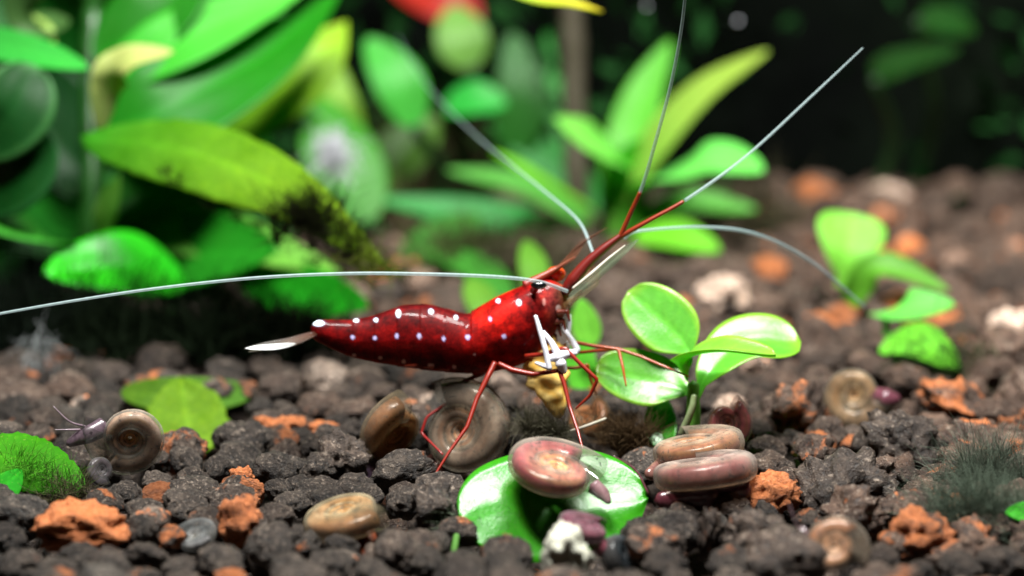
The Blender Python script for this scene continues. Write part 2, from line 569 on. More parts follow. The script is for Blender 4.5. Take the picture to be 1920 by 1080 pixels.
# x, y, half width, half height, depth of the things that lie on the bed: no loose grain stands in front of them
KEEP_OFF = [(243, 822, 85, 80, 143.5), (648, 965, 100, 62, 134), (735, 806, 70, 70, 147), (868, 815, 90, 100, 148), (1040, 930, 185, 120, 140),
            (1310, 870, 115, 85, 141), (1365, 795, 60, 60, 146), (1563, 1030, 85, 85, 131), (1605, 745, 80, 65, 161), (1060, 1030, 80, 70, 132), (1160, 1040, 60, 70, 131), (366, 1008, 56, 50, 132),
            (148, 990, 112, 60, 134), (60, 880, 110, 80, 141), (345, 760, 120, 70, 158), (1100, 780, 60, 50, 150), (1200, 800, 80, 50, 146), (190, 882, 40, 36, 142)]
cell = {}
def near_free(x, y, r, k):
    ci, cj = int(x // 4), int(y // 4)
    for i in range(ci - 1, ci + 2):
        for j in range(cj - 1, cj + 2):
            for (a, b, s) in cell.get((i, j), ()):
                if (a - x) ** 2 + (b - y) ** 2 < ((r + s) * k) ** 2: return False
    return True


for q in placed: cell.setdefault((int(q[0] // 4), int(q[1] // 4)), []).append(q)
for tries in range(26000):
    x = rng.uniform(-95, 95); y = rng.uniform(-40, WALL_Y - 2)
    if abs(x) > 26 + (y + 144) * .22: continue
    r = float(np.clip(rng.lognormal(.20, .25), .66, 2.2))
    if tries > 7000: r *= .72
    if not near_free(x, y, r, .94): continue
    cell.setdefault((int(x // 4), int(y // 4)), []).append((x, y, r))
    qx, qy = proj(np.array([[x, y, r * .5]])); qd = (np.array([x, y, 0]) - CAM) @ FW
    if any(((qx[0] - ex) / ea) ** 2 + ((qy[0] - ey) / eb) ** 2 < 1 and qd < ed + 2.5 for (ex, ey, ea, eb, ed) in KEEP_OFF): continue
    right = min(1, max(0, (x - 8) / 14)); far = min(1, max(0, (y - 10) / 40))
    orange = float(np.clip(rng.normal(.19 - .06 * far, .12), .02, .6))
    if rng.random() < .03: orange = .8
    bright = float(np.clip(rng.normal(.80 + .35 * far + .15 * right, .25), .4, 3))
    hue = float(np.clip(.2 + .55 * max(right, far) + rng.normal(0, .12), 0, 1))
    if y > 5 and rng.random() < .05: bright = rng.uniform(3, 6)
    c = np.array([x, y, r * .38 + hill(x, y) * .5])
    px, py = proj(c[None])
    inv = -60 < px[0] < 1980 and py[0] < 1130
    grains_key = (c, r * rng.uniform(.9, 1.25), r * rng.uniform(.9, 1.2), r * rng.uniform(.7, .95), orange, bright, hue, right > .5 and rng.random() < .6)
    if inv and y < 22 and len(grains) < 292: grains.append(grains_key)
    else: stuff_list.append(grains_key)

for k, (c, a, b, h, orange, bright, hue, jag) in enumerate(grains):
    me = grain_me[NROUND + rng.integers(NJAG)] if jag else grain_me[rng.integers(NROUND)]
    o = bpy.data.objects.new("soil_grain", me); COL.objects.link(o)
    o.parent = ground
    o.location = Vector(c) * MM
    o.scale = (a, b, h)
    o.rotation_euler = (rng.normal(0, .25), rng.normal(0, .25), rng.uniform(-.5, .5) + (math.pi if rng.random() < .5 else 0))
    o.color = (bright, orange, hue, 1)

SV, SF, SCOL, n0 = [], [], [], 0
def rotz(v, a):
    c, s = math.cos(a), math.sin(a)
    return np.stack([v[:, 0] * c - v[:, 1] * s, v[:, 0] * s + v[:, 1] * c, v[:, 2]], 1)


for (c, a, b, h, orange, bright, hue, jag) in stuff_list:
    nearb = c[1] < 45
    v = (low_shapes[rng.integers(12)] if nearb else lowest[rng.integers(6)])
    f = if3 if nearb else if2
    v = rotz(v, rng.uniform(0, 6.28)) * np.array([a, b, h]) + c
    SV.append(v); SF.append(f + n0); n0 += len(v)
    SCOL.append(np.tile([bright, orange, hue], (len(v), 1)))
# a lower layer that fills the gaps
for k in range(1500):
    x = rng.uniform(-90, 90); y = rng.uniform(-42, WALL_Y)
    if abs(x) > 26 + (y + 144) * .22: continue
    r = rng.uniform(.6, 1.3)
    v = rotz(lowest[rng.integers(6)], rng.uniform(0, 6.28)) * r + np.array([x, y, -2.1 + hill(x, y) * .5])
    SV.append(v); SF.append(if2 + n0); n0 += len(v)
    SCOL.append(np.tile([.75, rng.uniform(.02, .3), rng.uniform(.2, .7)], (len(v), 1)))
bed = obj("small_grains", np.vstack(SV), np.vstack(SF), M['bed'], ground, np.vstack(SCOL))
bed["kind"] = "stuff"

# ------------------------------------------------------------------ clay stones, one by one
clay_sets = [
    ("large orange clay stone with hollows, beside fuzzy green leaf", 148, 988, 214, 104, .98, 1.15, 3, True),
    ("hollow broken orange clay stone holding a dark grain", 452, 978, 92, 104, .70, .95, 14, True),
    ("small rounded orange clay knob between dark grains", 455, 898, 50, 50, .95, 1.1, 2, False),
    ("orange clay stone with dark pits under the paired snails", 1446, 926, 128, 92, .80, 1.1, 5, False),
    ("lumpy dark stone with orange crust beside grey algae", 1722, 1004, 146, 112, .58, .9, 16, True),
    ("flat orange clay chip behind dark smooth grain", 522, 802, 104, 50, .88, 1.0, 6, True),
    ("thin orange clay chip leaning behind small grains", 602, 803, 84, 36, .9, 1.05, 13, True),
    ("blurred tan clay stone at the back of the bed", 1530, 368, 96, 70, .97, 1.0, 8, False),
    ("blurred pale grey stone at the back of the bed", 1668, 374, 96, 62, .05, 10.0, 7, False),
    ("blurred pale pink stone behind the upright leaf", 1352, 556, 116, 92, .05, 10.0, 9, False),
    ("whitish stone beside a dark red fragment", 1896, 612, 96, 76, .02, 14.0, 10, False),
    ("blurred orange pebble behind the glossy plant", 1590, 620, 54, 60, .95, 1.1, 4, False),
    ("dim tan pebble under the dark leaves", 518, 572, 46, 46, .3, 6.0, 1, False),
]
for (lab, px, py, w, h, orange, bright, shp, jag) in clay_sets:
    z = h * gdepth(py) / FPX * .30
    c = G(px, py, z); mm = gdepth(py, z) / FPX
    v = lump(iv4, shp + 30, .75, .75 if jag else .1)
    v = v / np.abs(v).max(0) * np.array([w, w * .7, h]) * mm * .52 + c
    name = "stone" if orange < .5 else "clay_stone"
    o = obj(name, v, if4, M['grain'])
    o.color = (bright, orange, .35, 1)
    tag(o, lab, "stone")
o = None

# ------------------------------------------------------------------ leaves
PROF = {
    'oval': lambda t: np.sin(np.pi * np.clip(t, 0, 1) ** .85) ** .62,
    'spoon': lambda t: np.clip(.10 + .90 * np.clip((t - .16) / .84, 0, 1) ** .8, 0, 1) * np.where(t < .16, 1, 1) * np.sqrt(np.clip(1 - np.clip((t - .52) / .48, 0, 1) ** 2.3, 0, 1)) * 1.45,
    'blade': lambda t: (.45 + .55 * np.sin(np.pi * np.clip(t, 0, 1) ** .8)) * np.sqrt(np.clip(1 - np.clip((t - .62) / .38, 0, 1) ** 2, 0, 1)),
    'lance': lambda t: np.sin(np.pi * np.clip(t, 0, 1) ** .75) ** .9,
    'obovate': lambda t: np.where(t < .62, np.sin(np.pi / 2 * np.clip(t / .62, 0, 1)) ** 1.15, np.sqrt(np.clip(1 - np.clip((t - .62) / .38, 0, 1) ** 2.2, 0, 1))),
    'round': lambda t: np.sqrt(np.clip(1 - (2 * np.clip(t, 0, 1) - 1) ** 2, 0, 1)),
}


def leaf(parent, pts, width, nrm, col, prof='oval', cup=.12, mat='leaf', thick=.16, name="leaf", tipcol=None, wave=.03, edgecol=None, rib=.10, serr=0):
    """pts = (px, py, depth) along the midrib, width in pixels, nrm = view vector the upper side faces"""
    nu, nv = 34, 15
    p3 = np.array([P(*q) for q in pts])
    c = catmull(p3, nu)
    w = width * np.mean([q[2] for q in pts]) / FPX * .5
    t = np.linspace(0, 1, nu)
    W = np.maximum(PROF[prof](t), .012) * w
    tg = np.gradient(c, axis=0); tg /= np.linalg.norm(tg, axis=1, keepdims=True)
    n0 = V(nrm)
    side = np.cross(tg, n0); side /= np.maximum(np.linalg.norm(side, axis=1, keepdims=True), 1e-6)
    nr = np.cross(side, tg)
    u = np.linspace(-1, 1, nv)
    sd = random.random() * 50
    top = np.zeros((nu, nv, 3)); cols = np.zeros((nu, nv, 3))
    col = np.array(col); tip = np.array(tipcol) if tipcol is not None else col
    for i in range(nu):
        for j in range(nv):
            x = u[j]
            ws = W[i]
            if serr and abs(x) > .8: ws *= 1 + serr * noise.noise(Vector((t[i] * 26, sd, x)))
            k = cup * W[i] * x * x + wave * w * noise.noise(Vector((t[i] * 4, x * 1.6, sd))) - rib * .35 * W[i] * math.exp(-(x / .12) ** 2)
            top[i, j] = c[i] + side[i] * ws * x + nr[i] * k
            cc = col * (1 - t[i]) + tip * t[i]
            cc = cc * (1 + .22 * math.exp(-(x / .10) ** 2))
            vein = .5 + .5 * math.sin((t[i] * 9 - abs(x) * 1.6) * 2 * math.pi)
            cc = cc * (.95 + .08 * vein)
            if edgecol is not None:
                e = max(0, (abs(x) - .72) / .28); e = max(e, max(0, (t[i] - .9) / .1)); cc = cc * (1 - e) + np.array(edgecol) * e
            cols[i, j] = cc
    nrm_o = nr[:, None] * np.ones((1, nv, 1))
    bot = top - nrm_o * thick * (1 - .75 * np.abs(u)[None, :, None] ** 3)
    verts = np.vstack([top.reshape(-1, 3), bot.reshape(-1, 3)])
    n1 = nu * nv
    ft = [tuple(f) for f in grid_faces(nu, nv, False)]
    fb = [tuple(int(x) + n1 for x in reversed(f)) for f in ft]
    rim = list(range(nv)) + [i * nv + nv - 1 for i in range(1, nu)] + [n1 - 2 - k for k in range(nv - 1)] + [i * nv for i in range(nu - 2, 0, -1)]
    fr = [(rim[(k + 1) % len(rim)], rim[k], rim[k] + n1, rim[(k + 1) % len(rim)] + n1) for k in range(len(rim))]
    cv = np.vstack([cols.reshape(-1, 3)] * 2)
    return obj(name, verts, ft + fb + fr, M[mat], parent, cv)


def stem(parent, pts, r0, r1, col, name="stem", mat='stem'):
    p3 = [P(*q) for q in pts]; mm = np.mean([q[2] for q in pts]) / FPX
    v, f = loft(p3, [r0 * mm, r1 * mm], None, (0, 1, .3), 22, 10, .12, .8)
    return obj(name, v, f, M[mat], parent, np.tile(col, (len(v), 1)))


def tuft(label, pts, n, length, spread, col, base=None, thick=.035, up=(0, 1, .3), cat="algae", name="algae_tuft", parent=None, curl=.35, group=None):
    """hair-like algae: n thin tapered strands from points (world mm), length mm"""
    pts = np.asarray(pts)
    V_, F_, C_ = [], [], []; k0 = 0
    upv = V(up)
    for k in range(n):
        r = pts[rng.integers(len(pts))] + rng.normal(0, 1, 3) * spread * .3
        d = unit(upv + rng.normal(0, .55, 3)); L = length * rng.uniform(.45, 1.15)
        s = unit(np.cross(d, rng.normal(0, 1, 3))); e = np.cross(d, s)
        bend = rng.normal(0, curl) * s + rng.normal(0, curl) * e
        m = 6
        cs = np.array(col) * rng.uniform(.6, 1.4)
        for i in range(m):
            t = i / (m - 1); c = r + d * L * t + bend * L * t * t; rad = thick * (1 - .75 * t)
            for a in (0, 2.094, 4.189): V_.append(c + (s * math.cos(a) + e * math.sin(a)) * rad); C_.append(cs)
        for i in range(m - 1):
            for a in range(3):
                F_.append((k0 + i * 3 + a, k0 + i * 3 + (a + 1) % 3, k0 + i * 3 + 3 + (a + 1) % 3, k0 + i * 3 + 3 + a))
        k0 += m * 3
    o = obj(name, np.array(V_), np.array(F_), M['hair'], parent, np.array(C_))
    if parent is None: tag(o, label, cat, group)
    return o


GR = (.05, .30, .022); GB = (.09, .46, .035); GD = (.018, .15, .012); GY = (.24, .44, .05); PALE = (.36, .56, .16)

# --- glossy young plant beside the shrimp
pl = empty("aquatic_plant", G(1295, 805), "glossy bright green young plant with four spoon leaves beside the shrimp", "plant")
leaf(pl, [(1300, 668, 147), (1262, 620, 147.5), (1178, 545, 148.6)], 118, (-.25, .45, .85), (.15, .52, .06), 'obovate', .10, 'leaf_glossy', edgecol=(.34, .60, .06))
leaf(pl, [(1302, 748, 146), (1335, 690, 146.5), (1400, 640, 147.5), (1502, 640, 148)], 128, (-.10, .75, .65), (.12, .50, .04), 'spoon', .16, 'leaf_glossy', edgecol=(.26, .50, .04))
leaf(pl, [(1290, 712, 146.5), (1282, 672, 145.5), (1350, 652, 144), (1455, 664, 143.2)], 74, (.0, .93, .36), (.20, .50, .05), 'obovate', .30, 'leaf_glossy', edgecol=(.30, .52, .05))
leaf(pl, [(1302, 738, 146.4), (1230, 716, 147.2), (1116, 690, 147.0)], 118, (.05, .50, .86), (.13, .44, .05), 'obovate', .08, 'leaf_glossy', edgecol=(.26, .46, .05))
stem(pl, [(1296, 830, 146), (1300, 770, 146), (1300, 720, 146)], 15, 11, (.16, .40, .06))
leaf(pl, [(1246, 838, 146.6), (1238, 790, 147.6), (1236, 735, 149)], 62, (-.2, .3, .95), (.06, .34, .025), 'blade', .15, 'leaf_glossy')
stem(pl, [(1278, 815, 145.5), (1296, 770, 145), (1302, 742, 145)], 8, 6, (.34, .42, .22), "stem")
leaf(pl, [(1120, 760, 160), (1080, 700, 160), (1100, 640, 160)], 100, (0, .4, .9), (.12, .5, .04), 'oval', .1)
leaf(pl, [(1110, 650, 163), (1098, 610, 163), (1088, 560, 163)], 56, (.1, .3, .9), (.20, .56, .06), 'oval', .1)

# --- flat leaf the snail sits on
fl = empty("fallen_leaf", G(1030, 1040), "round vivid green leaf lying on the soil under a snail", "leaf")
leaf(fl, [(862, 975, 133.8), (960, 955, 134.8), (1080, 934, 136), (1215, 935, 136)], 240, (-.05, .52, .85), (.038, .29, .009), 'round', -.05, 'leaf_glossy', name="blade", wave=.05, rib=.05)
stem(fl, [(875, 972, 134.5), (858, 1000, 133), (850, 1040, 131)], 7, 6, (.08, .2, .04), "stalk")
fl2 = empty("leaf_tip", G(1440, 905), "small bright green leaf tip poking out behind the paired snails", "leaf")
leaf(fl2, [(1380, 860, 146.5), (1430, 868, 146), (1484, 900, 145.2)], 62, (.2, .75, .6), (.17, .52, .05), 'oval', -.1, 'leaf_glossy', name="blade")

# --- plant in the middle distance
bp = empty("aquatic_plant", G(1180, 470), "blurred light green plant with long strap leaves behind the shrimp's feelers", "plant")
D = 207
leaf(bp, [(1150, 420, D), (1170, 300, D), (1205, 180, D + 3), (1258, 75, D + 6)], 86, (-.1, .4, .9), (.10, .42, .03), 'blade')
leaf(bp, [(1165, 380, D), (1230, 270, D - 3), (1320, 170, D - 5), (1440, 95, D - 7)], 78, (-.2, .6, .75), (.30, .55, .08), 'blade', tipcol=(.36, .48, .08))
leaf(bp, [(1180, 310, D), (1120, 268, D - 4), (1042, 222, D - 6)], 84, (.1, .6, .8), (.17, .58, .08), 'blade', tipcol=(.25, .62, .12))
leaf(bp, [(1190, 350, D), (1270, 318, D - 7), (1350, 300, D - 10), (1432, 320, D - 12)], 118, (.0, .72, .68), (.16, .62, .12), 'oval', mat='leaf_glossy')
leaf(bp, [(1160, 450, D), (1180, 330, D - 1), (1200, 260, D - 2)], 90, (0, .2, 1), (.07, .38, .02), 'blade')
leaf(bp, [(1180, 420, D), (1290, 378, D - 2), (1420, 392, D - 2)], 60, (.0, .6, .75), (.10, .36, .05), 'blade')
leaf(bp, [(1190, 440, D - 8), (1260, 440, D - 10), (1350, 470, D - 12)], 86, (.0, .7, .7), (.16, .50, .03), 'oval')
leaf(bp, [(1120, 400, D + 4), (1020, 340, D - 2), (925, 285, D - 6)], 62, (.1, .75, .6), (.22, .58, .03), 'blade')
leaf(bp, [(1110, 420, D + 6), (990, 350, D + 4), (838, 318, D + 2)], 56, (0, .6, .7), (.10, .36, .06), 'blade')
leaf(bp, [(1130, 430, D + 10), (1060, 330, D + 12), (915, 228, D + 14)], 84, (0, .3, .9), (.02, .26, .03), 'blade')
leaf(bp, [(1120, 440, D + 10), (1050, 300, D + 14), (1025, 60, D + 20)], 70, (.1, .2, 1), (.02, .24, .02), 'blade')
leaf(bp, [(1120, 450, D + 2), (940, 410, D), (700, 372, D)], 72, (0, .5, .8), (.02, .26, .04), 'blade')
stem(bp, [(1160, 500, D), (1155, 450, D), (1150, 380, D)], 22, 16, (.10, .32, .03))

# --- more green behind the shrimp's back
for (lab, pts, w, n, c) in [
    ("blurred deep green leaf above the broad leaf's algae tuft", [(690, 420, 206), (640, 300, 208), (600, 180, 212)], 150, (.2, .4, .9), (.05, .26, .02)),
    ("blurred dull green leaf low behind the strap leaves", [(760, 520, 196), (820, 450, 200), (900, 400, 204)], 90, (0, .6, .8), (.05, .20, .03)),
    ("blurred olive leaf between the pale wisp and strap leaves", [(700, 360, 214), (760, 280, 216), (820, 220, 218)], 110, (0, .5, .8), (.07, .17, .02)),
    ("blurred green leaf low behind the shrimp's carapace", [(960, 560, 186), (890, 500, 190), (800, 470, 194)], 70, (0, .7, .7), (.05, .24, .03)),
    ("blurred dark green leaf left of the grey-brown stem", [(960, 300, 220), (980, 180, 220), (960, 60, 222)], 100, (0, .4, .9), (.02, .13, .015))]:
    e = empty("background_leaf", P(*pts[0]) * np.array([1, 1, 0]), lab, "leaf")
    leaf(e, pts, w, n, c, 'oval', name="blade")
    a0 = P(*pts[0])
    v, f = loft([np.array([a0[0], a0[1] + 2, -1]), a0 * np.array([1, 1, .5]) + np.array([1, 1, 0]), a0], [.6, .45], None, (0, 1, .3), 12, 8)
    obj("stalk", v, f, M['stem'], e, np.tile((.02, .09, .015), (len(v), 1)))

# --- small plants to the right
rp = empty("aquatic_plant", G(1640, 640), "blurred pair of upright wedge leaves on the brown soil", "plant")
leaf(rp, [(1575, 540, 182), (1590, 470, 182), (1600, 400, 184)], 128, (.05, .45, .9), (.24, .60, .07), 'spoon')
leaf(rp, [(1590, 570, 180), (1650, 500, 179), (1780, 545, 178)], 62, (.2, .6, .75), (.12, .36, .03), 'blade', .3)
rp2 = empty("aquatic_plant", G(1700, 700), "blurred low plant with algae-fringed pale green leaves", "plant")
leaf(rp2, [(1650, 590, 174), (1690, 575, 171), (1790, 570, 170)], 90, (0, .7, .7), (.15, .56, .10), 'oval')
leaf(rp2, [(1650, 650, 168), (1720, 640, 166), (1800, 690, 165)], 96, (0, .7, .7), (.16, .52, .05), 'oval', mat='leaf_old')
stem(rp2, [(1670, 720, 170), (1665, 650, 170), (1660, 600, 173)], 10, 8, (.05, .22, .03))
tuft("dark algae fringe hanging around the low blurred plant", [P(1700 + 20 * k, 660 + 12 * (k % 3), 165) for k in range(7)], 260, 2.2, 3, (.02, .035, .012), up=(.1, -.5, .4))

# --- broad plant at the left
lp = empty("broadleaf_plant", G(170, 640), "large leafy dark green plant with broad overlapping leaves", "plant")
stem(lp, [(170, 720, 184), (160, 560, 184), (175, 380, 184), (170, 200, 186), (175, 20, 188)], 26, 20, (.015, .09, .01))
L = lambda pts, w, n, c, pr='oval', **k: leaf(lp, pts, w, n, c, pr, **k)
L([(150, 256, 172), (340, 278, 167), (540, 360, 163), (728, 505, 160)], 168, (.15, .50, .85), (.025, .20, .010), 'lance', mat='leaf_old', tipcol=(.19, .31, .012), serr=.10, cup=-.12)
L([(180, 260, 180), (330, 190, 180), (500, 95, 184), (640, -20, 190)], 210, (-.4, .15, .9), (.012, .19, .006), 'lance')
L([(330, 300, 194), (470, 200, 192), (580, 120, 192), (650, 40, 195)], 170, (.3, .6, .7), (.17, .46, .02), 'lance', tipcol=(.30, .48, .02))
L([(188, 245, 174), (200, 160, 173), (240, 110, 172), (325, 96, 172)], 74, (.5, .6, .6), (.40, .50, .15), 'oval', tipcol=(.48, .46, .17))
L([(170, 170, 182), (310, 90, 182), (440, 30, 184), (600, -40, 188)], 150, (.1, .7, .7), (.03, .36, .02), 'lance', tipcol=(.10, .50, .06))
L([(175, 110, 184), (300, 20, 184), (400, -80, 186)], 170, (-.3, .3, .9), (.012, .17, .006), 'lance')
L([(-120, 60, 178), (20, 90, 175), (165, 128, 173)], 96, (.1, .7, .7), (.02, .22, .03), 'oval', tipcol=(.04, .40, .05))
L([(-60, 280, 172), (20, 210, 171), (60, 120, 172)], 150, (.2, .1, 1), (.008, .07, .012), 'round', edgecol=(.06, .22, .06))
L([(-60, 380, 174), (30, 330, 172), (80, 240, 172)], 130, (.2, .2, 1), (.006, .07, .010), 'round', edgecol=(.02, .12, .03))
L([(345, 515, 178), (240, 498, 175), (82, 512, 172)], 170, (-.1, .60, .8), (.015, .34, .01), 'oval', tipcol=(.03, .60, .01), mat='leaf_glossy')
L([(220, 420, 186), (400, 440, 184), (640, 510, 180)], 130, (0, .6, .8), (.05, .26, .03), 'lance', tipcol=(.16, .40, .05))
L([(440, 500, 184), (560, 545, 180), (692, 575, 176)], 110, (.1, .25, .9), (.008, .20, .006), 'oval')
L([(400, 590, 182), (310, 620, 178), (210, 620, 176)], 100, (-.1, .4, .8), (.008, .17, .006), 'oval')
L([(150, 480, 178), (80, 440, 174), (-40, 420, 172)], 96, (-.1, .75, .6), (.03, .25, .02), 'oval', tipcol=(.05, .32, .03))
L([(190, 440, 178), (200, 390, 177), (222, 330, 176)], 44, (.2, .5, .8), (.17, .40, .06), 'blade')
L([(200, 400, 184), (300, 340, 186), (420, 330, 188)], 110, (.1, .3, .9), (.02, .20, .01), 'oval')
L([(240, 420, 190), (340, 400, 190), (470, 390, 190)], 120, (0, .2, 1), (.01, .15, .008), 'oval')
L([(120, 30, 182), (60, 40, 178), (20, -60, 176)], 90, (0, .5, .8), (.05, .12, .03), 'oval')
L([(60, 30, 180), (80, 60, 178), (100, 90, 178)], 44, (.2, .6, .8), (.34, .50, .13), 'oval')
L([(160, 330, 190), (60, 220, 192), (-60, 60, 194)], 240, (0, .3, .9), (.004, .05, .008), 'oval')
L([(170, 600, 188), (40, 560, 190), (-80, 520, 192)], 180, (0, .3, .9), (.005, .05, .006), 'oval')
L([(200, 260, 196), (320, 60, 200), (520, -120, 206)], 330, (0, .2, 1), (.012, .17, .006), 'oval')

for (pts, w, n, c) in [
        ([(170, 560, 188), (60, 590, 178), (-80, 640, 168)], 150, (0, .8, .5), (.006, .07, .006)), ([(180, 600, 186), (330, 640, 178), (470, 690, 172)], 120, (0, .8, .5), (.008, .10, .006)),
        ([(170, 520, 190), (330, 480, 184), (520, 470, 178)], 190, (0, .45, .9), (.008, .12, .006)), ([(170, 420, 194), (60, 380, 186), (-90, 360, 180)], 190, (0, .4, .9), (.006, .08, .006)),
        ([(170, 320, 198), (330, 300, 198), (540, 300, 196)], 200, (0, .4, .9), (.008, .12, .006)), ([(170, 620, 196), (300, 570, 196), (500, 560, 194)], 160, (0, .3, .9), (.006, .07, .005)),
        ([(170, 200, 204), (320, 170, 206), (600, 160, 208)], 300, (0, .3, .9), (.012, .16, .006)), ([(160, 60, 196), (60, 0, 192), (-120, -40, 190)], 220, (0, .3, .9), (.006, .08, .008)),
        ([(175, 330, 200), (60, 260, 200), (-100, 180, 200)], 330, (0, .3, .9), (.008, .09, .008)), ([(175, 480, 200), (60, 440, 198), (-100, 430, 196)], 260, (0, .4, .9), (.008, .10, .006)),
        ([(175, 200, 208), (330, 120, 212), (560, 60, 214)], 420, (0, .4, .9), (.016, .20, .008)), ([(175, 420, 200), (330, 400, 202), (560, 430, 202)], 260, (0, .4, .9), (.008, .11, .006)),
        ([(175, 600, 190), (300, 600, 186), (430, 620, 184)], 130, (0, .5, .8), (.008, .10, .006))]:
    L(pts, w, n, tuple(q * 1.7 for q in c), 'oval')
for (x, y, d, w, tx, ty) in [(180, -200, 196, 260, 420, -420), (180, -220, 192, 260, -60, -400), (180, -260, 200, 260, 240, -480)]:  # unseen leaves above the frame, added to shade the bed at the back left
    L([(x, y, d), ((x + tx) / 2, (y + ty) / 2 + 10, d - 6), (tx, ty, d - 12)], w, (0, .9, .3), (.02, .22, .012), 'lance')
stem(lp, [(175, 20, 188), (178, -150, 188), (180, -340, 187)], 20, 14, (.015, .09, .01))


def hair_at(label, px, py, d, n, length, col=(.016, .022, .008), sx=14, sy=10, up=(0, 1, .4), **k):
    pts = [P(px + rng.normal(0, sx), py + rng.normal(0, sy), d - .1) for _ in range(40)]
    return tuft(label, pts, n, length, .3, col, up=up, **k)


DARK = (.014, .016, .007)
hair_at("dense black algae tuft in the middle of the broad leaf", 572, 425, 161.2, 620, 2.6, DARK, 28, 20, (-.1, 1, .5))
hair_at("sparse dark algae wisps near the broad leaf's tip", 655, 462, 160.2, 220, 2.2, DARK, 22, 18, (0, .8, .5), thick=.028)
hair_at("olive algae fringe at the broad leaf's very tip", 690, 505, 159.6, 240, 1.7, (.10, .13, .02), 26, 14, (.5, .1, .6))
for k, (x, y) in enumerate([(312, 322), (400, 385), (445, 412), (485, 428), (335, 340), (520, 455), (590, 492)]):
    hair_at("tiny dark algae speck on the broad leaf's lower edge", x, y, 165 - k * .6, 34, .7, DARK, 7, 5, (-.2, .3, .6), group="algae specks along the broad leaf's edge")

# --- loose leaves low on the left
a = empty("algae_leaf", G(345, 820), "yellow-green blunt leaf standing behind dark smooth grain", "leaf")
leaf(a, [(226, 735, 160), (350, 742, 159.5), (475, 735, 161)], 78, (0, .55, .85), (.09, .19, .02), 'round', .1, 'leaf_old', name="blade", tipcol=(.06, .17, .02))
leaf(a, [(352, 850, 155), (350, 780, 156.5), (338, 706, 158)], 150, (.15, .4, .9), (.14, .27, .02), 'blade', .1, 'leaf_old', name="blade", serr=.18, wave=.10)
a = empty("algae_leaf", G(60, 945), "vivid green fuzzy leaf behind the large orange clay stone", "leaf")
leaf(a, [(-60, 850, 142), (40, 862, 141), (160, 912, 140)], 130, (0, .62, .78), (.05, .26, .012), 'oval', -.15, 'leaf_old', name="blade", serr=.15)
leaf(a, [(-40, 945, 139.5), (0, 920, 139), (40, 880, 139.5)], 70, (0, .5, .8), (.025, .30, .018), 'oval', -.1, 'leaf_old', name="blade")
tuft(None, [P(20 + 9 * k, 868 + 3.6 * k, 140.3) for k in range(14)], 420, 1.3, 1.2, (.07, .24, .02), up=(.2, .6, .7), parent=a, name="algae_fuzz", thick=.018)
tuft("brown algae fuzz between the fuzzy leaf and orange stone", [P(90 + 8 * k, 935 - 2 * k, 139) for k in range(10)], 300, 1.5, 1.2, (.07, .065, .035), up=(.1, .7, .5), thick=.018)

# --- background leaves in the middle
def single(label, pts, w, n, c, pr='oval', name="background_leaf", **k):
    pts = [(q[0], q[1], q[2] - 16 if q[2] > 222 else q[2]) for q in pts]
    g = P(*pts[0]); g[2] = 0
    e = empty(name, g, label, "leaf")
    leaf(e, pts, w, n, c, pr, name="blade", **k)
    a0 = P(*pts[0])
    v, f = loft([np.array([a0[0], a0[1] + 3, -1]), np.array([a0[0] + 2, a0[1] + 2, a0[2] * .5]), a0], [.7, .5], None, (0, 1, .3), 12, 8)
    obj("stalk", v, f, M['stem'], e, np.tile((.010, .032, .008), (len(v), 1)))
    return e


single("blurred mid-green leaf behind the broad plant's edge", [(780, 240, 226), (745, 150, 226), (690, 70, 228)], 100, (.1, .5, .8), (.06, .38, .05))
single("blurred round green leaf at the back, above the strap leaves", [(830, 200, 232), (890, 185, 231), (950, 195, 231)], 84, (0, .6, .8), (.03, .36, .05))
single("pale olive-green blurred leaf under the red patch", [(880, 130, 236), (865, 70, 236), (850, 10, 238)], 100, (0, .5, .8), (.16, .34, .07))
single("red blurred leaf at the very top", [(900, 40, 240), (830, 0, 240), (730, -30, 242)], 100, (0, .5, .9), (.38, .02, .012))
single("yellow-green blurred leaf beside the broad plant", [(660, 330, 214), (630, 220, 214), (600, 70, 216)], 100, (.2, .6, .8), (.22, .42, .03))
single("dim olive leaf low behind the shrimp's tail", [(930, 620, 176), (900, 560, 178), (880, 520, 180)], 60, (0, .5, .8), (.12, .30, .03))
single("small olive leaf behind the shrimp's eye", [(1005, 560, 178), (1000, 500, 180), (985, 450, 182)], 56, (0, .5, .8), (.10, .28, .02))
single("dim green leaf high in the dark corner", [(1640, 150, 236), (1680, 120, 236), (1800, 90, 236)], 60, (0, .5, .8), (.008, .05, .006), mat='leaf_old')
single("faint green leaf in the dark right background", [(1720, 40, 238), (1770, 40, 238), (1830, 60, 238)], 70, (0, .5, .8), (.010, .06, .008), mat='leaf_old')
e = empty("leaf_tip", P(1200, -40, 175) * np.array([1, 1, 0]), "narrow yellow leaf tip drooping from above", "leaf")
leaf(e, [(900, -40, 172), (1000, -4, 170), (1070, 6, 169), (1130, 20, 168)], 36, (0, .8, .5), (.30, .50, .05), 'lance', name="blade", tipcol=(.65, .50, .03))
st = [P(900, -40, 172), P(860, -90, 176), P(840, -200, 190)]
v, f = loft(st, [.25, .4], None, (0, 1, .3), 14, 8); obj("stalk", v, f, M['stem'], e, np.tile((.2, .3, .04), (len(v), 1)))

def twig(label, pts, r0, r1, col):
    p3 = [P(*q) for q in pts]
    v, f = loft(p3, [r0, r1], None, (0, 1, .3), 26, 10, .25, .5)
    o = obj("plant_stem", v, f, M['stem'], None, np.tile(col, (len(v), 1)))
    tag(o, label, "stem")


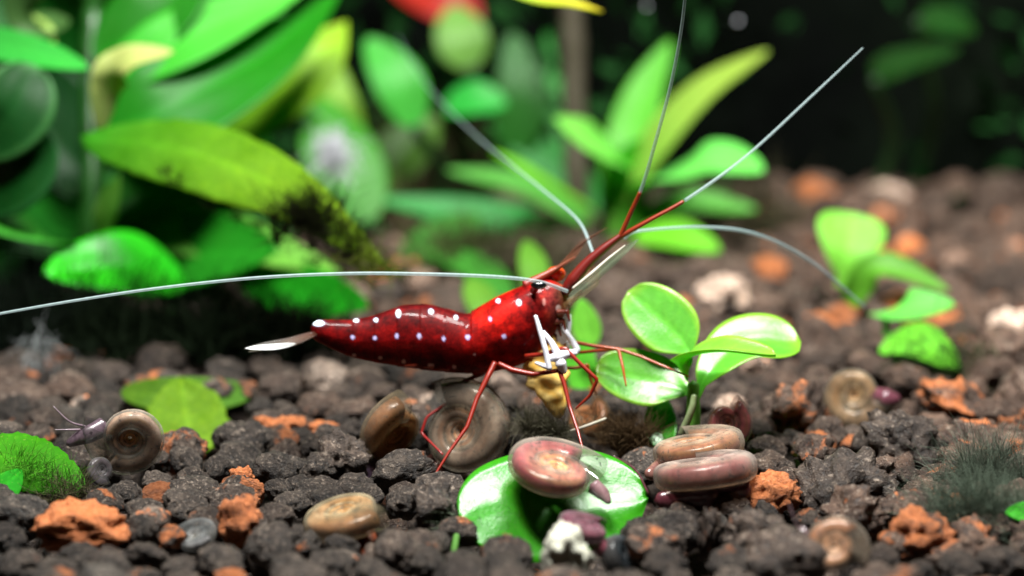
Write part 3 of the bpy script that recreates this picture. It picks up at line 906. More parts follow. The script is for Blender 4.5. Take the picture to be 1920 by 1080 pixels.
twig("blurred grey-brown upright stem behind the green plants", [(1085, 480, 214), (1080, 300, 214), (1075, 100, 214), (1070, -80, 214)], 1.0, .9, (.09, .075, .055))
tuft("white fluffy wisp beside the broad leaf", [P(620 + 8 * math.cos(k), 275 + 16 * math.sin(k * 1.7), 188) for k in range(16)], 220, 2.4, 2.0, (.50, .50, .54), up=(.1, -.7, .4), name="white_wisp", cat="debris", thick=.05)
tuft("grey wisps hanging in shadow at the dark left", [P(75, 640, 166), P(60, 670, 166)], 60, 2.2, 2, (.30, .32, .32), up=(.1, -.8, .3), name="grey_wisp", cat="debris", thick=.03)

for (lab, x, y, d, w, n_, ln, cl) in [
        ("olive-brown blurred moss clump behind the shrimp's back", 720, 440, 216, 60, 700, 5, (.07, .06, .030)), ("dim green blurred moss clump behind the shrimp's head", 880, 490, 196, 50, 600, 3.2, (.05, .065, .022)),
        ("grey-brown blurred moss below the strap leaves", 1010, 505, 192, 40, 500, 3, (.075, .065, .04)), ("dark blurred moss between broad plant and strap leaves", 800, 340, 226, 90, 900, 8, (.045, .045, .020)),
        ("near-black strands standing in for shade under the broad plant", 330, 668, 170, 150, 2600, 4, (.006, .010, .005)), ("near-black strands standing in for shade at the far left", 60, 655, 173, 110, 2000, 5, (.006, .009, .006)),  # both clumps: ground shade put into near-black strands that hide the lit soil
        ("dark moss in shadow behind the shrimp's tail", 540, 650, 172, 60, 900, 3, (.008, .010, .005)), ("blurred brown moss behind the middle plant's right leaves", 1380, 440, 212, 60, 500, 5, (.06, .055, .03))]:  # first clump: shade behind the tail, put into its near-black colour
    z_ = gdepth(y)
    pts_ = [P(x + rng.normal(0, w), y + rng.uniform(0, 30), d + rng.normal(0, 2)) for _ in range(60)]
    tuft(lab, pts_, n_, ln, 2, cl, up=(0, 1, .1), name="moss_and_shade_clump", cat="moss", thick=.10, curl=.5)

# moss in the dark: low bank and leaflets on the tank's back
mv, mf, mc, k0 = [], [], [], 0
for k in range(9000):
    x = rng.uniform(-120, 120); z = rng.uniform(0, 90) ** 1.0
    clump = noise.noise(Vector((x * .05, 7, z * .05)))
    if clump < -.05 + rng.normal(0, .2): continue
    y = WALL_Y - 3 - 9 * max(0, clump) - (8 * math.exp(-z / 6)) + rng.normal(0, 1)
    c = np.array([x, y, z]); d = unit(rng.normal(0, 1, 3)); s = unit(np.cross(d, rng.normal(0, 1, 3)))
    L_ = rng.uniform(1.5, 4); w_ = L_ * .22
    mv += [c, c + d * L_ * .5 + s * w_, c + d * L_, c + d * L_ * .5 - s * w_]
    mf.append((k0, k0 + 1, k0 + 2, k0 + 3)); k0 += 4
    b_ = rng.uniform(.3, 1.3); mc += [np.array((.010, .042, .010)) * b_] * 4
moss = obj("rear_moss", np.array(mv), np.array(mf), M['hair'], None, np.array(mc), base=np.zeros(3))
tag(moss, "dark moss growing over the back of the aquarium", "moss", kind="stuff")

for (lab, x, y, rr) in [("tiny white speck hanging in the dark beside the upright feeler", 1384, 40, .34), ("tiny pale speck above the strap leaves in the dark", 1213, 12, .28)]:
    c0 = P(x, y, 205)
    pts_ = [c0, c0 + np.array([.2, 5, -.6]), c0 + np.array([.1, 18, -1.5])]
    e = empty("moss_speck", c0, lab, "speck")
    v = lump(iv2, int(x), .4) * rr * .5 + c0
    obj("bead", v, if2, M['white'], e)
    v, f = loft(pts_, [.06, .06], None, (0, 0, 1), 10, 6)
    obj("thread", v, f, M['stem'], e, np.tile((.02, .035, .02), (len(v), 1)))

# ------------------------------------------------------------------ algae on the bed
hair_at("brown fuzzy algae clump under the yellow food flake", 1010, 812, 146, 700, 1.6, (.13, .12, .08), 34, 9, (-.1, 1, .4), thick=.022)
hair_at("dark brown algae clump under the glossy leaf", 1178, 822, 146.5, 700, 1.6, (.080, .050, .026), 26, 14, (-.1, .8, .5), thick=.018)
hair_at("grey-green algae haze along the round leaf's left edge", 900, 1010, 135, 500, 1.7, (.12, .15, .10), 30, 24, (-.6, .1, .6), thick=.012)
hair_at("large grey-green hairy algae mound at the right", 1860, 1000, 134, 2400, 3.0, (.10, .13, .095), 64, 36, (-.25, 1, .35), thick=.017)
hair_at("blurred grey hairy algae behind the hairy mound", 1880, 900, 141, 1100, 2.6, (.10, .12, .09), 56, 22, (-.2, 1, .3), thick=.018)
e = empty("algae_leaf", G(1905, 1010), "bright green leaf tip inside the hairy algae mound", "leaf")
leaf(e, [(1990, 990, 133), (1935, 965, 132.6), (1885, 960, 132.4)], 52, (0, .6, .8), (.05, .42, .02), 'oval', name="blade")

# ------------------------------------------------------------------ snails
def snail(label, px, py, d, R, axis, ap=0.0, hand=1, shell=(.42, .36, .28), inner=((.55, .24, .07), (.45, .20, .16), (.16, .07, .08)), alpha=.42,
          foot=None, tentacles=(), footcol=(.10, .045, .06), turns=4.4, thick=.37, wratio=1.80, bend=.14):
    mm = d / FPX; c0 = P(px, py, d); Rm = R * mm * 1.10
    ax = V(axis)
    ref = RT - ax * (RT @ ax)
    if np.linalg.norm(ref) < .15: ref = UP - ax * (UP @ ax)
    e1 = unit(ref); e2 = np.cross(ax, e1) * hand
    k = .50; nu, nv = 150, 28
    zmin = c0[2] - Rm
    t = empty("ramshorn_snail", (c0[0], c0[1], max(0, zmin)), label, "snail", "snails on the soil")

    def spiral(scale_r, scale_a, t0, t1, colf, name, mat, cap):
        th = np.linspace(t0, t1, nu)
        thm = turns * 2 * math.pi
        Rc = Rm / (1 + k) * wratio ** ((th - thm) / (2 * math.pi))
        ang = np.linspace(0, 2 * math.pi, nv, endpoint=False)
        flare = 1 + .06 * np.exp(-((th - thm) / .25) ** 2)
        ca, sa = np.cos(ang), np.sin(ang)
        ca = np.sign(ca) * np.abs(ca) ** .8; sa = np.sign(sa) * np.abs(sa) ** .72
        rr = Rc[:, None] * (1 + k * scale_r * flare[:, None] * ca[None])
        zz = (Rm / (1 + k) * (Rc * (1 + k) / Rm) ** .55)[:, None] * thick * scale_a * flare[:, None] * sa[None]
        rr = rr * (1 + .005 * np.sin(th * 31)[:, None] + .004 * np.sin(th * 13)[:, None])
        ph = th - thm + ap
        v = c0 + (rr * np.cos(ph)[:, None])[..., None] * e1 + (rr * np.sin(ph)[:, None])[..., None] * e2 + zz[..., None] * ax
        verts = v.reshape(-1, 3); cols = np.zeros((nu, nv, 4))
        for i in range(nu): cols[i] = colf((th[i] - t0) / (t1 - t0), ca, sa)
        faces = [tuple(f) for f in grid_faces(nu, nv, True, hand < 0)]
        if cap:
            faces.append(tuple(range(nv)) if hand < 0 else tuple(reversed(range(nv))))
            faces.append(tuple((nu - 1) * nv + j for j in (reversed(range(nv)) if hand < 0 else range(nv))))
        return obj(name, verts, faces, M[mat], t, cols.reshape(-1, 4))
    sc_ = np.array(shell)

    def shellcol(f, ca, sa):
        lines = .95 + .20 * math.sin(f * 170) + .14 * math.sin(f * 61 + 2 * math.sin(f * 9))
        c = np.ones((nv, 4)); base = sc_ * lines * (1.15 - .25 * f)
        warm = np.clip((-sa - .1) * 1.4, 0, 1)[:, None] * .55
        edge = np.clip((ca - .6) * 2.0, 0, 1)[:, None] * .35
        streak = (1 + .16 * np.sin(ca * 11 + sa * 7 + px))[:, None]
        c[:, :3] = (base * 1.25 * streak) * (1 - warm) + np.array(inner[0]) * 1.05 * warm
        c[:, :3] = c[:, :3] * (1 - edge) + np.array((.70, .64, .58)) * edge
        c[:, 3] = alpha + .12 * (1 - f) + (.25 if f > .985 else 0)
        if f > .985: c[:, :3] = sc_ * .6
        return c
    ic = [np.array(q) for q in inner]

    def bodycol(f, ca, sa):
        c = np.ones((nv, 4))
        q = f * 2
        b = ic[0] * (1 - q) + ic[1] * q if q < 1 else ic[1] * (2 - q) + ic[2] * (q - 1)
        for j in range(nv):
            n_ = noise.noise(Vector((f * 9, px * .37 + ca[j] * .9, sa[j] * .9)))
            w_ = min(1, max(0, (n_ + .05) * 2.6)) * f
            dk = min(1, max(0, (noise.noise(Vector((f * 14, py * .31 + ca[j], sa[j]))) - .12) * 4)) * f
            q_ = b * (1 - w_) + ic[2] * w_
            c[j, :3] = (q_ * (1 - .75 * dk) + ic[0] * .25 * dk) * 1.25
        return c
    T = turns * 2 * math.pi
    spiral(.76, .74, 1.0, T - bend, bodycol, "body", 'body', True)
    spiral(1, 1, 0, T, shellcol, "shell", 'shell', False)
    if foot:
        pts, ra, rb = foot
        p3 = [P(*q) for q in pts]
        v, f = loft(p3, [r * mm for r in ra], [r * mm for r in rb], -FW, 22, 12, .22, 1.0)
        fo = obj("foot", v, f, M['flesh'], t, np.tile(footcol, (len(v), 1)))
    for tn in tentacles:
        v, f = loft([P(*q) for q in tn], [2.6 * mm, 1.0 * mm], None, -FW, 18, 7)
        obj("tentacle", v, f, M['flesh'], t, np.tile(np.array(footcol) * 1.6 + .03, (len(v), 1)))
    return t


PK = ((.60, .30, .12), (.48, .20, .17), (.22, .07, .09))
OR = ((.62, .27, .06), (.50, .25, .10), (.20, .11, .09))
GRY = (.40, .36, .29)
snail("grey translucent snail with orange centre and outstretched feelers", 243, 820, 143.0, 82, (.12, -.38, .92), 3.6, -1, (.55, .55, .49), ((.90, .42, .08), (.80, .42, .22), (.42, .32, .26)), .34,
      ([(195, 800, 143), (165, 815, 142.6), (128, 832, 142.5)], [20, 17, 7], [16, 12, 6]),
      [[(160, 800, 142.5), (130, 790, 142), (100, 762, 142)], [(150, 806, 142), (125, 806, 141.6), (103, 806, 141.4)]], (.13, .09, .11), bend=1.3)
snail("amber snail lying on its rim over dark front grains", 648, 965, 133.5, 92, (-.24, .92, .30), -.6, 1, (.52, .44, .28), ((.72, .36, .08), (.52, .27, .08), (.26, .12, .05)), .36,
      ([(660, 985, 134), (685, 1012, 133), (694, 1048, 131.5)], [34, 24, 14], [20, 18, 12]), footcol=(.26, .07, .03))
snail("brown speckled snail leaning on the larger snail below the shrimp", 738, 806, 146.2, 75, (-.62, .55, -.55), -1.2, 1, (.54, .42, .26), ((.72, .34, .07), (.52, .25, .07), (.24, .11, .05)), .38,
      ([(735, 845, 148), (715, 880, 146.5), (640, 925, 144)], [34, 34, 6], [16, 14, 5]), [[(690, 895, 145), (650, 920, 143.8), (600, 945, 142.5)]], (.05, .03, .05), thick=.50)
snail("large brown snail with spiral centre directly under the shrimp's hind legs", 868, 810, 146.4, 99, (-.36, .12, .92), 2.1, 1, (.60, .52, .40), ((.70, .25, .06), (.55, .25, .10), (.20, .15, .12)), .50,
      ([(840, 880, 149), (830, 900, 147), (800, 900, 146)], [50, 50, 30], [16, 14, 10]), footcol=(.10, .04, .03), thick=.54)
snail("pinkish snail sitting on the round green leaf", 1040, 883, 134.6, 104, (.24, .88, .40), -.5, -1, (.60, .52, .44), ((.90, .55, .18), (.90, .45, .14), (.34, .05, .07)), .32,
      ([(1112, 912, 135.0), (1130, 926, 134.8), (1142, 942, 134.6)], [16, 14, 6], [12, 10, 6]), footcol=(.24, .13, .14), bend=.5)
snail("pale tan snail wedged behind the other snail of the pair", 1298, 842, 141.6, 106, (-.17, .975, .12), 1.7, 1, (.58, .48, .36), ((.80, .40, .12), (.66, .30, .12), (.30, .10, .06)), .38,
      ([(1290, 860, 142), (1240, 880, 141), (1215, 890, 140)], [30, 22, 10], [16, 12, 8]), footcol=(.22, .10, .08))
snail("grey-pink snail over dark red foot, front one of the pair", 1308, 886, 137.5, 118, (-.13, .99, .02), 1.5, 1, (.56, .47, .40), ((.80, .38, .12), (.60, .26, .15), (.24, .07, .07)), .40,
      ([(1400, 915, 137.6), (1320, 928, 136.8), (1235, 938, 136.2)], [22, 36, 14], [20, 24, 10]), [[(1215, 925, 136), (1190, 880, 136), (1150, 855, 136)]], (.11, .025, .035))
snail("small pink snail clinging to the plant's foot", 1362, 795, 145.5, 54, (.35, .25, .85), 1.2, 1, (.45, .28, .24), ((.6, .28, .1), (.55, .16, .14), (.30, .06, .07)), .35)
snail("cream spiral snail seen face-on among dark front stones", 1563, 1026, 126.6, 66, (-.12, .42, .90), .5, -1, (.52, .42, .32), ((.72, .48, .30), (.60, .36, .20), (.30, .13, .06)), .34,
      ([(1510, 1000, 127.5), (1490, 1010, 127.3), (1470, 1020, 127)], [16, 16, 8], [16, 14, 8]), [[(1496, 990, 127.2), (1486, 965, 127), (1480, 945, 127)]], (.13, .08, .09), bend=1.2)
snail("blurred brown snail with orange centre and purple head", 1602, 742, 157.5, 70, (-.20, .25, .95), -.2, 1, (.48, .42, .30), ((.75, .32, .05), (.50, .30, .12), (.25, .16, .10)), .36,
      ([(1640, 748, 157.5), (1665, 748, 157), (1684, 748, 157)], [22, 22, 10], [22, 20, 10]), footcol=(.16, .05, .07))
snail("plum-coloured small snail feeding on the white crumb", 1098, 992, 130.2, 60, (.30, .88, .25), -.9, -1, (.30, .17, .20), ((.30, .10, .12), (.25, .07, .10), (.2, .05, .08)), .60,
      ([(1110, 1005, 130.2), (1125, 1025, 130), (1130, 1040, 130)], [18, 16, 10], [14, 14, 10]), footcol=(.22, .06, .08))
snail("dark glassy snail beside the white crumb", 1160, 1040, 130.5, 56, (.75, .35, .45), 1.0, 1, (.10, .12, .13), ((.10, .07, .06), (.08, .06, .06), (.05, .05, .05)), .45, thick=.62)
snail("dark glossy snail cut off by the frame's lower edge", 1722, 1108, 125.5, 70, (.1, .9, .35), .5, 1, (.05, .06, .07), ((.06, .05, .05), (.05, .05, .05), (.03, .03, .03)), .7)
snail("clear grey young snail beside the hollow clay stone", 366, 1008, 132, 48, (-.3, .75, .55), 2.6, 1, (.36, .37, .36), ((.25, .2, .14), (.22, .2, .18), (.2, .2, .2)), .30, bend=3.0)
snail("orange snail half hidden behind the shrimp's front legs", 1098, 786, 150, 48, (-.3, .55, .75), 1.1, 1, (.50, .30, .16), ((.65, .30, .10), (.60, .30, .12), (.4, .18, .08)), .40)
snail("tiny grey snail with pink rim below the feelered snail", 190, 882, 142.3, 32, (.6, .2, .75), -1.0, 1, (.28, .27, .27), ((.12, .09, .09), (.12, .09, .09), (.1, .08, .09)), .38)
snail("dark red snail far right beside whitish stone", 1848, 640, 173, 30, (.2, .5, .8), 1, 1, (.20, .05, .06), ((.2, .04, .05), (.2, .04, .05), (.1, .03, .04)), .6)
snail("blurred pink snail behind the middle plant", 1375, 412, 214, 46, (.2, .5, .8), 1, 1, (.55, .25, .25), ((.6, .2, .2), (.5, .2, .2), (.4, .15, .15)), .6)

# porous white crumb and yellow food
v = lump(iv4, 91, .8, .35); mm = 131 / FPX
c0 = G(1060, 1040, 1.1)
for i in range(len(v)):
    d_ = noise.voronoi(Vector(v[i] * 4.2))[0]
    v[i] *= 1 - .22 * max(0, .30 - d_[0]) / .30
v = v / np.abs(v).max(0) * np.array([56, 46, 60]) * mm + c0
tag(obj("food_crumb", v, if4, M['chalk']), "white porous crumb with dark pits under the plum snail", "crumb")

fp = [(1008, 622, 146.2), (1018, 665, 146.2), (1030, 712, 146.0), (1040, 750, 145.9), (1047, 780, 145.9)]
v, f = loft([P(*q) for q in fp], [x * 146 / FPX for x in (24, 40, 35, 24, 9)], [x * 146 / FPX for x in (16, 24, 20, 16, 8)], -FW, 44, 28, .42, 1.7)
tag(obj("food_flake", v, f, M['food']), "yellow-orange food flake held in the shrimp's white claws", "food")
v, f = loft([P(1070, 808, 144.6), P(1096, 800, 144.4), P(1128, 788, 144.6), P(1136, 784, 144.8)], [.06, .09, .09, .05], None, (0, 0, 1), 20, 7)
tag(obj("white_thread", v, f, M['stem'], None, np.tile((.55, .50, .42), (len(v), 1))), "short white thread-like root lying before the orange snail", "root")

# ------------------------------------------------------------------ the shrimp
D0 = 146.0
ST = [  # top x, y, bottom x, y, half width (pixels)
    (583, 613, 585, 630, 6), (590, 604, 592, 638, 12), (605, 600, 606, 645, 16), (640, 600, 640, 662, 20), (664, 599, 662, 670, 23), (700, 592, 698, 678, 28), (725, 583, 724, 682, 32),
    (745, 576, 744, 686, 36), (765, 572, 764, 689, 39), (790, 571, 789, 692, 42), (815, 574, 814, 695, 43), (840, 581, 839, 697, 44), (862, 587, 862, 699, 45), (880, 588, 882, 700, 45),
    (900, 576, 902, 698, 47), (925, 561, 926, 696, 49), (950, 549, 955, 690, 49), (972, 540, 985, 679, 47), (990, 532, 1010, 662, 44), (1005, 526, 1030, 640, 40), (1020, 524, 1046, 615, 35),
    (1035, 526, 1058, 590, 28), (1050, 532, 1066, 568, 19), (1062, 540, 1068, 552, 9)]
ST = np.array(ST, float)
NS, NA = 300, 112
si = np.linspace(0, len(ST) - 1, NS)
S5 = np.array([catmull(np.column_stack([ST[:, k], ST[:, k], ST[:, k]]), NS)[:, 0] for k in range(5)]).T
bounds = [592, 662, 703, 745, 788, 834, 884]
scale = np.ones(NS); line = np.zeros(NS)
for i in range(NS):
    x = (S5[i, 0] + S5[i, 2]) / 2
    for a_, b_ in zip(bounds[:-1], bounds[1:]):
        if a_ <= x < b_:
            f_ = (b_ - x) / (b_ - a_)            # 0 at the front of the ring, 1 at its rear edge
            scale[i] = 1 + .022 * f_ ** 1.5 - .006
            line[i] = max(line[i], math.exp(-((1 - f_) * (b_ - a_) / 2.2) ** 2))
    if x >= 884:
        scale[i] = 1 + .05 * math.exp(-((x - 884) / 14))
body_v = np.zeros((NS, NA, 3)); ang = np.linspace(0, 2 * math.pi, NA, endpoint=False)
LAT = np.array([0, 1.0, 0])
cv, sv = np.cos(ang), np.sin(ang)
for i in range(NS):
    T_, B_ = P(S5[i, 0], S5[i, 1], D0), P(S5[i, 2], S5[i, 3], D0)
    c = (T_ + B_) / 2; hv = (T_ - B_) / 2; hw = S5[i, 4] * D0 / FPX
    low = np.clip(-cv, 0, 1)
    lat = np.sign(sv) * np.abs(sv) ** .85 * (1 - .30 * low)
    body_v[i] = c + scale[i] * (cv[:, None] * hv[None] + (lat * hw)[:, None] * LAT[None])
bv = body_v.reshape(-1, 3)
pxv, pyv = proj(bv); pxv = pxv.reshape(NS, NA); pyv = pyv.reshape(NS, NA)
# the side towards the camera is sin(angle) < 0; mirror it for the far side
mir = (-np.arange(NA)) % NA
nearx, neary = pxv.copy(), pyv.copy()
for j in range(NA):
    if sv[j] > 1e-9: nearx[:, j], neary[:, j] = pxv[:, mir[j]], pyv[:, mir[j]]
cols = np.zeros((NS, NA, 4)); cols[..., 3] = 1
u_ = np.linspace(0, 1, NS)
hgt = (1 + cv[None, :]) / 2 * np.ones((NS, 1))
base = np.zeros((NS, NA, 3)); base[:] = (.10, .0014, .0018)
car = np.clip((nearx - 880) / 30, 0, 1)[..., None]
base = base * (1 - car) + np.array((.17, .0020, .0020)) * car
def blob(cx, cy, rx, ry): return np.exp(-(((nearx - cx) / rx) ** 2 + ((neary - cy) / ry) ** 2))[..., None]
for (cx, cy, rx, ry, col, k) in [(930, 600, 34, 26, (.62, .008, .003), .85), (955, 570, 30, 20, (.55, .007, .003), .7), (905, 590, 14, 16, (.6, .012, .004), .6),
                                 (890, 640, 26, 30, (.40, .006, .004), .6), (1000, 600, 26, 40, (.22, .006, .006), .6), (1045, 575, 18, 30, (.20, .045, .035), .85),
                                 (1030, 560, 16, 14, (.30, .03, .03), .6), (980, 650, 40, 18, (.14, .004, .006), .7), (1060, 550, 14, 16, (.22, .11, .05), .9)]:
    b_ = blob(cx, cy, rx, ry) * k
    base = base * (1 - b_) + np.array(col) * b_
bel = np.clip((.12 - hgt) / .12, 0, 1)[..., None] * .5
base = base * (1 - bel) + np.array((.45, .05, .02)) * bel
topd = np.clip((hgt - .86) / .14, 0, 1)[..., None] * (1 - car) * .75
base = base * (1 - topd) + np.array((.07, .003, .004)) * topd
base *= (1 - .35 * line[:, None, None])
W_ = np.array((.70, .82, .95)); LILAC = np.array((.45, .42, .72)); PINK = np.array((.60, .33, .30)); BLUE = np.array((.10, .13, .42))
spots = [(597, 606, 14, 7, W_), (668, 601, 6, 4, W_), (705, 600, 5, 5, W_), (747, 588, 5.5, 9, W_), (808, 584, 6, 6, W_), (855, 595, 4.5, 5, W_), (919, 598, 4, 4.5, LILAC), (934, 564, 5, 5, W_), (973, 567, 6, 7, W_),
         (661, 632, 4.5, 5, LILAC), (703, 634, 4.5, 5, LILAC), (744, 630, 4.5, 5.5, LILAC), (786, 630, 5, 5.5, LILAC), (832, 635, 4, 5, LILAC), (877, 632, 6, 5.5, LILAC), (945, 631, 5, 5, LILAC),
         (664, 666, 4.5, 4, PINK), (713, 671, 4.5, 4, PINK), (757, 678, 5, 4.5, PINK), (808, 685, 8, 4.5, PINK), (852, 688, 5, 4.5, PINK), (890, 665, 3, 3, PINK), (1047, 578, 6, 8, (.5, .36, .34)), (1020, 566, 4, 9, (.42, .16, .14))]
for (cx, cy, rx, ry, col) in spots:
    rx, ry = rx * .82, ry * .82
    r = np.sqrt(((nearx - cx) / rx) ** 2 + ((neary - cy) / ry) ** 2)
    halo = np.clip(1.7 - r, 0, 1)[..., None] * (.55 if cx < 1000 else 0)
    base = base * (1 - halo) + np.array((.055, .02, .07)) * halo
    m_ = np.clip((1.12 - r) / .3, 0, 1)[..., None]
    base = base * (1 - m_) + np.array(col) * m_
    cols[..., 3] *= 1 - m_[..., 0]
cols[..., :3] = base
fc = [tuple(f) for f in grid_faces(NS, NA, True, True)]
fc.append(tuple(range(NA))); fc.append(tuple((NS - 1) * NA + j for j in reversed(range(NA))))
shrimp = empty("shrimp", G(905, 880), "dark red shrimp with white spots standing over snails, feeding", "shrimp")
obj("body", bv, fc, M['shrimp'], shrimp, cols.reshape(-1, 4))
mm = D0 / FPX

RED = (.27, .016, .006); ORG = (.42, .085, .012); DRD = (.22, .012, .010)
def limb(name, pts, radii, col, mat='leg', nu=36, nv=8, tip=None, straight=True):
    v, f = loft([P(*q) for q in pts], [r * mm * (.84 if name == 'leg' else 1) for r in radii], None, -FW, nu, nv, straight=straight)
    c = np.tile(col, (len(v), 1)).astype(float)
    if tip is not None:
        tt = np.repeat(np.linspace(0, 1, nu), nv); tt = np.append(tt, [0, 1])
        c = c * (1 - tt[:, None]) + np.array(tip) * tt[:, None]
    return obj(name, v, f, M[mat], shrimp, c)


N_, F_ = D0 - 1.0, D0 + 1.0
# walking legs
limb("leg", [(928, 680, N_), (915, 706, N_ - .4), (894, 748, N_ - .9), (876, 800, N_ - 1.6), (842, 848, N_ - 2.2), (806, 906, N_ - 2.9)], [7, 6.5, 5.2, 4.5, 3.5, 2.2], RED)
limb("leg", [(922, 680, F_), (905, 700, F_), (862, 718, F_ - .3), (846, 750, F_ - .6), (800, 782, F_ - .9), (790, 812, F_ - 1.1), (830, 852, F_ - 2.5)], [6, 5.5, 4.5, 3.5, 3.0, 3, 2], (.30, .012, .010))
limb("leg", [(935, 682, N_), (960, 694, N_ - .3), (1000, 702, N_ - .6), (1052, 694, N_ - .9)], [6, 7, 5.5, 5], RED)
limb("leg", [(1048, 692, N_ - .9), (1058, 720, N_ - 1.2), (1068, 762, N_ - 1.7), (1084, 810, N_ - 2.6), (1096, 856, N_ - 3.6)], [5.5, 5, 4, 3.6, 2.2], RED)
limb("leg", [(985, 668, N_), (1020, 664, N_ - .5), (1058, 652, N_ - 1), (1088, 682, N_ - 1.2), (1120, 712, N_ - 1.4), (1106, 742, N_ - 1.2), (1080, 766, N_ - 1)], [5.5, 5, 4.6, 4.6, 4.6, 3.6, 2], RED)
limb("leg", [(1010, 650, F_), (1045, 655, F_), (1074, 641, F_ - .4), (1110, 648, F_ - .8), (1160, 655, F_ - 1.2), (1168, 690, F_ - 1.8), (1174, 724, F_ - 2.2)], [5, 4.5, 4.4, 4.2, 4, 3.2, 1.6], (.30, .022, .007), tip=ORG)
limb("leg", [(1040, 660, F_ + .3), (1075, 662, F_ + .3), (1158, 654, F_ - .6), (1200, 668, F_ - 1), (1240, 685, F_ - 1.4), (1292, 706, F_ - 1.8)], [4, 3.8, 3.8, 3.4, 3, 1.8], (.32, .035, .008), tip=(.4, .07, .012))
limb("leg", [(1050, 690, F_ + .6), (1080, 690, F_ + .6), (1102, 684, F_ + .7), (1106, 708, F_ + .8), (1118, 740, F_ + .9)], [4, 4, 3.6, 3.4, 2.4], ORG)
# swimmerets tucked under the abdomen
for k, (x, y) in enumerate([(905, 690), (880, 694), (850, 694), (820, 690), (785, 687)]):
    for sd in (-.5, .5):
        limb("swimmeret", [(x, y - 8, D0 + sd), (x - 10, y - 3, D0 + sd), (x - 26, y - 2, D0 + sd)], [5, 4.5, 1.5], (.40, .05, .02))
# white front claws
def claw(pts, r): limb("claw", pts, r, (1, 1, 1), 'white', straight=True)
claw([(1004, 592, N_ - 1.0), (1013, 622, N_ - 1.1), (1022, 654, N_ - 1.2), (1030, 692, N_ - 1.2)], [3.6, 5, 5.2, 5.5])
claw([(1018, 622, N_ - .7), (1034, 642, N_ - .9), (1050, 672, N_ - 1.1)], [4, 5.6, 8])
claw([(1004, 680, N_ - .8), (1020, 686, N_ - 1.1), (1032, 690, N_ - 1.2)], [2.5, 5, 5])
claw([(1028, 672, N_ - 1), (1046, 670, N_ - 1.1), (1062, 664, N_ - 1), (1078, 662, N_ - .6)], [6, 10, 9, 7])
claw([(1046, 664, N_ - 1), (1052, 682, N_ - 1.1), (1058, 698, N_ - 1)], [8, 11, 6])
claw([(1050, 606, F_ - .8), (1062, 624, F_ - 1), (1074, 642, F_ - 1), (1082, 656, F_ - 1.1), (1070, 670, F_ - 1.3)], [3.6, 5, 6.5, 7, 6])
claw([(1067, 590, F_ - .2), (1068, 606, F_ - .3), (1066, 626, F_ - .5)], [3.6, 4.4, 4])
claw([(1066, 640, F_ - .6), (1064, 654, F_ - .7), (1076, 664, F_ - 1)], [3.5, 4.5, 5])
# mouth parts
for k in range(4):
    x0, y0 = 1046 - k * 6, 586 + k * 14 + 3 * (k % 2)
    limb("mouthpart", [(x0, y0, D0 - .8 + .3 * k), (x0 + 18 - k * 2, y0 - 2, D0 - 1 + .3 * k), (x0 + 22 - k * 2, y0 + 16, D0 - 1 + .3 * k)], [6, 4.4, 1.6], (.18, .030, .015))
limb("mouthpart", [(1066, 566, N_), (1092, 552, N_), (1120, 532, N_), (1126, 500, N_)], [7, 5, 3, 1.5], (.40, .34, .20), 'clear')
limb("mouthpart", [(1060, 575, N_), (1078, 560, N_ - .2), (1090, 545, N_ - .2)], [8, 6, 3], (.30, .16, .07), 'clear')
# eyes
def ball(name, px, py, d, rx, ry, mat, parent=None):
    v = iv3 * np.array([1, 1, 1])
    w = P(px, py, d) + (v[:, :1] * rx * RT + v[:, 1:2] * min(rx, ry) * -FW + v[:, 2:] * ry * UP) * d / FPX
    return obj(name, w, if3, M[mat], parent or shrimp)


limb("eye_stalk", [(1000, 545, N_), (1006, 536, N_ - .5), (1012, 531, N_ - .8)], [7, 7, 6], (.20, .006, .005))
ball("eye", 1010, 535, N_ - 1.10, 15, 7.5, 'eye')
limb("eye_stalk", [(1018, 534, D0 + .3), (1030, 524, D0 + .4), (1040, 516, D0 + .5)], [12, 12, 10], (.30, .02, .012))
ball("eye", 1042, 514, D0 + .5, 19, 15, 'eye_red')
# rostrum, feeler bases, scales
limb("rostrum", [(985, 536, D0), (1015, 520, D0), (1045, 503, D0), (1078, 482, D0)], [11, 8, 4.5, 1.6], (.28, .02, .014), tip=(.34, .08, .03))
limb("feeler_base", [(1058, 548, N_ + .4), (1075, 525, N_ + .3), (1100, 495, N_ + .3), (1130, 468, N_ + .3), (1166, 440, N_ + .3)], [9, 13, 10.5, 8.5, 5], (.17, .012, .008), straight=False)
limb("feeler_base", [(1055, 548, F_), (1080, 520, F_), (1110, 486, F_), (1168, 442, F_)], [8, 10, 8, 4], (.24, .02, .012), straight=False)


def blade(name, pts, w, nrm, col, mat, prof='lance', tip=None):
    return leaf(shrimp, pts, w, nrm, col, prof, .05, mat, .06, name, tip, .01, None, .25)


blade("feeler_scale", [(1068, 558, N_ - .2), (1106, 526, N_ - .3), (1156, 482, N_ - .3), (1198, 448, N_ - .2)], 20, (.3, .3, .9), (.25, .34, .22), 'clear', 'blade')
limb("feeler_scale_rib", [(1074, 541, N_ - .5), (1108, 514, N_ - .6), (1142, 484, N_ - .6), (1172, 460, N_ - .5)], [2.4, 3.6, 2.6, 1], (.70, .66, .56), 'leg')
# fine head bristles
for k in range(12):
    x = 1040 + k * 3.2
    limb("bristle", [(x, 505 - k * 1.5, D0 - .2), (x + 22, 482 - k * 2.5, D0 - .2), (x + 48 + k * 1.5, 452 - k * 2.4, D0 - .3)], [.7, .55, .3], (.30, .10, .05), 'antenna', 14, 5)
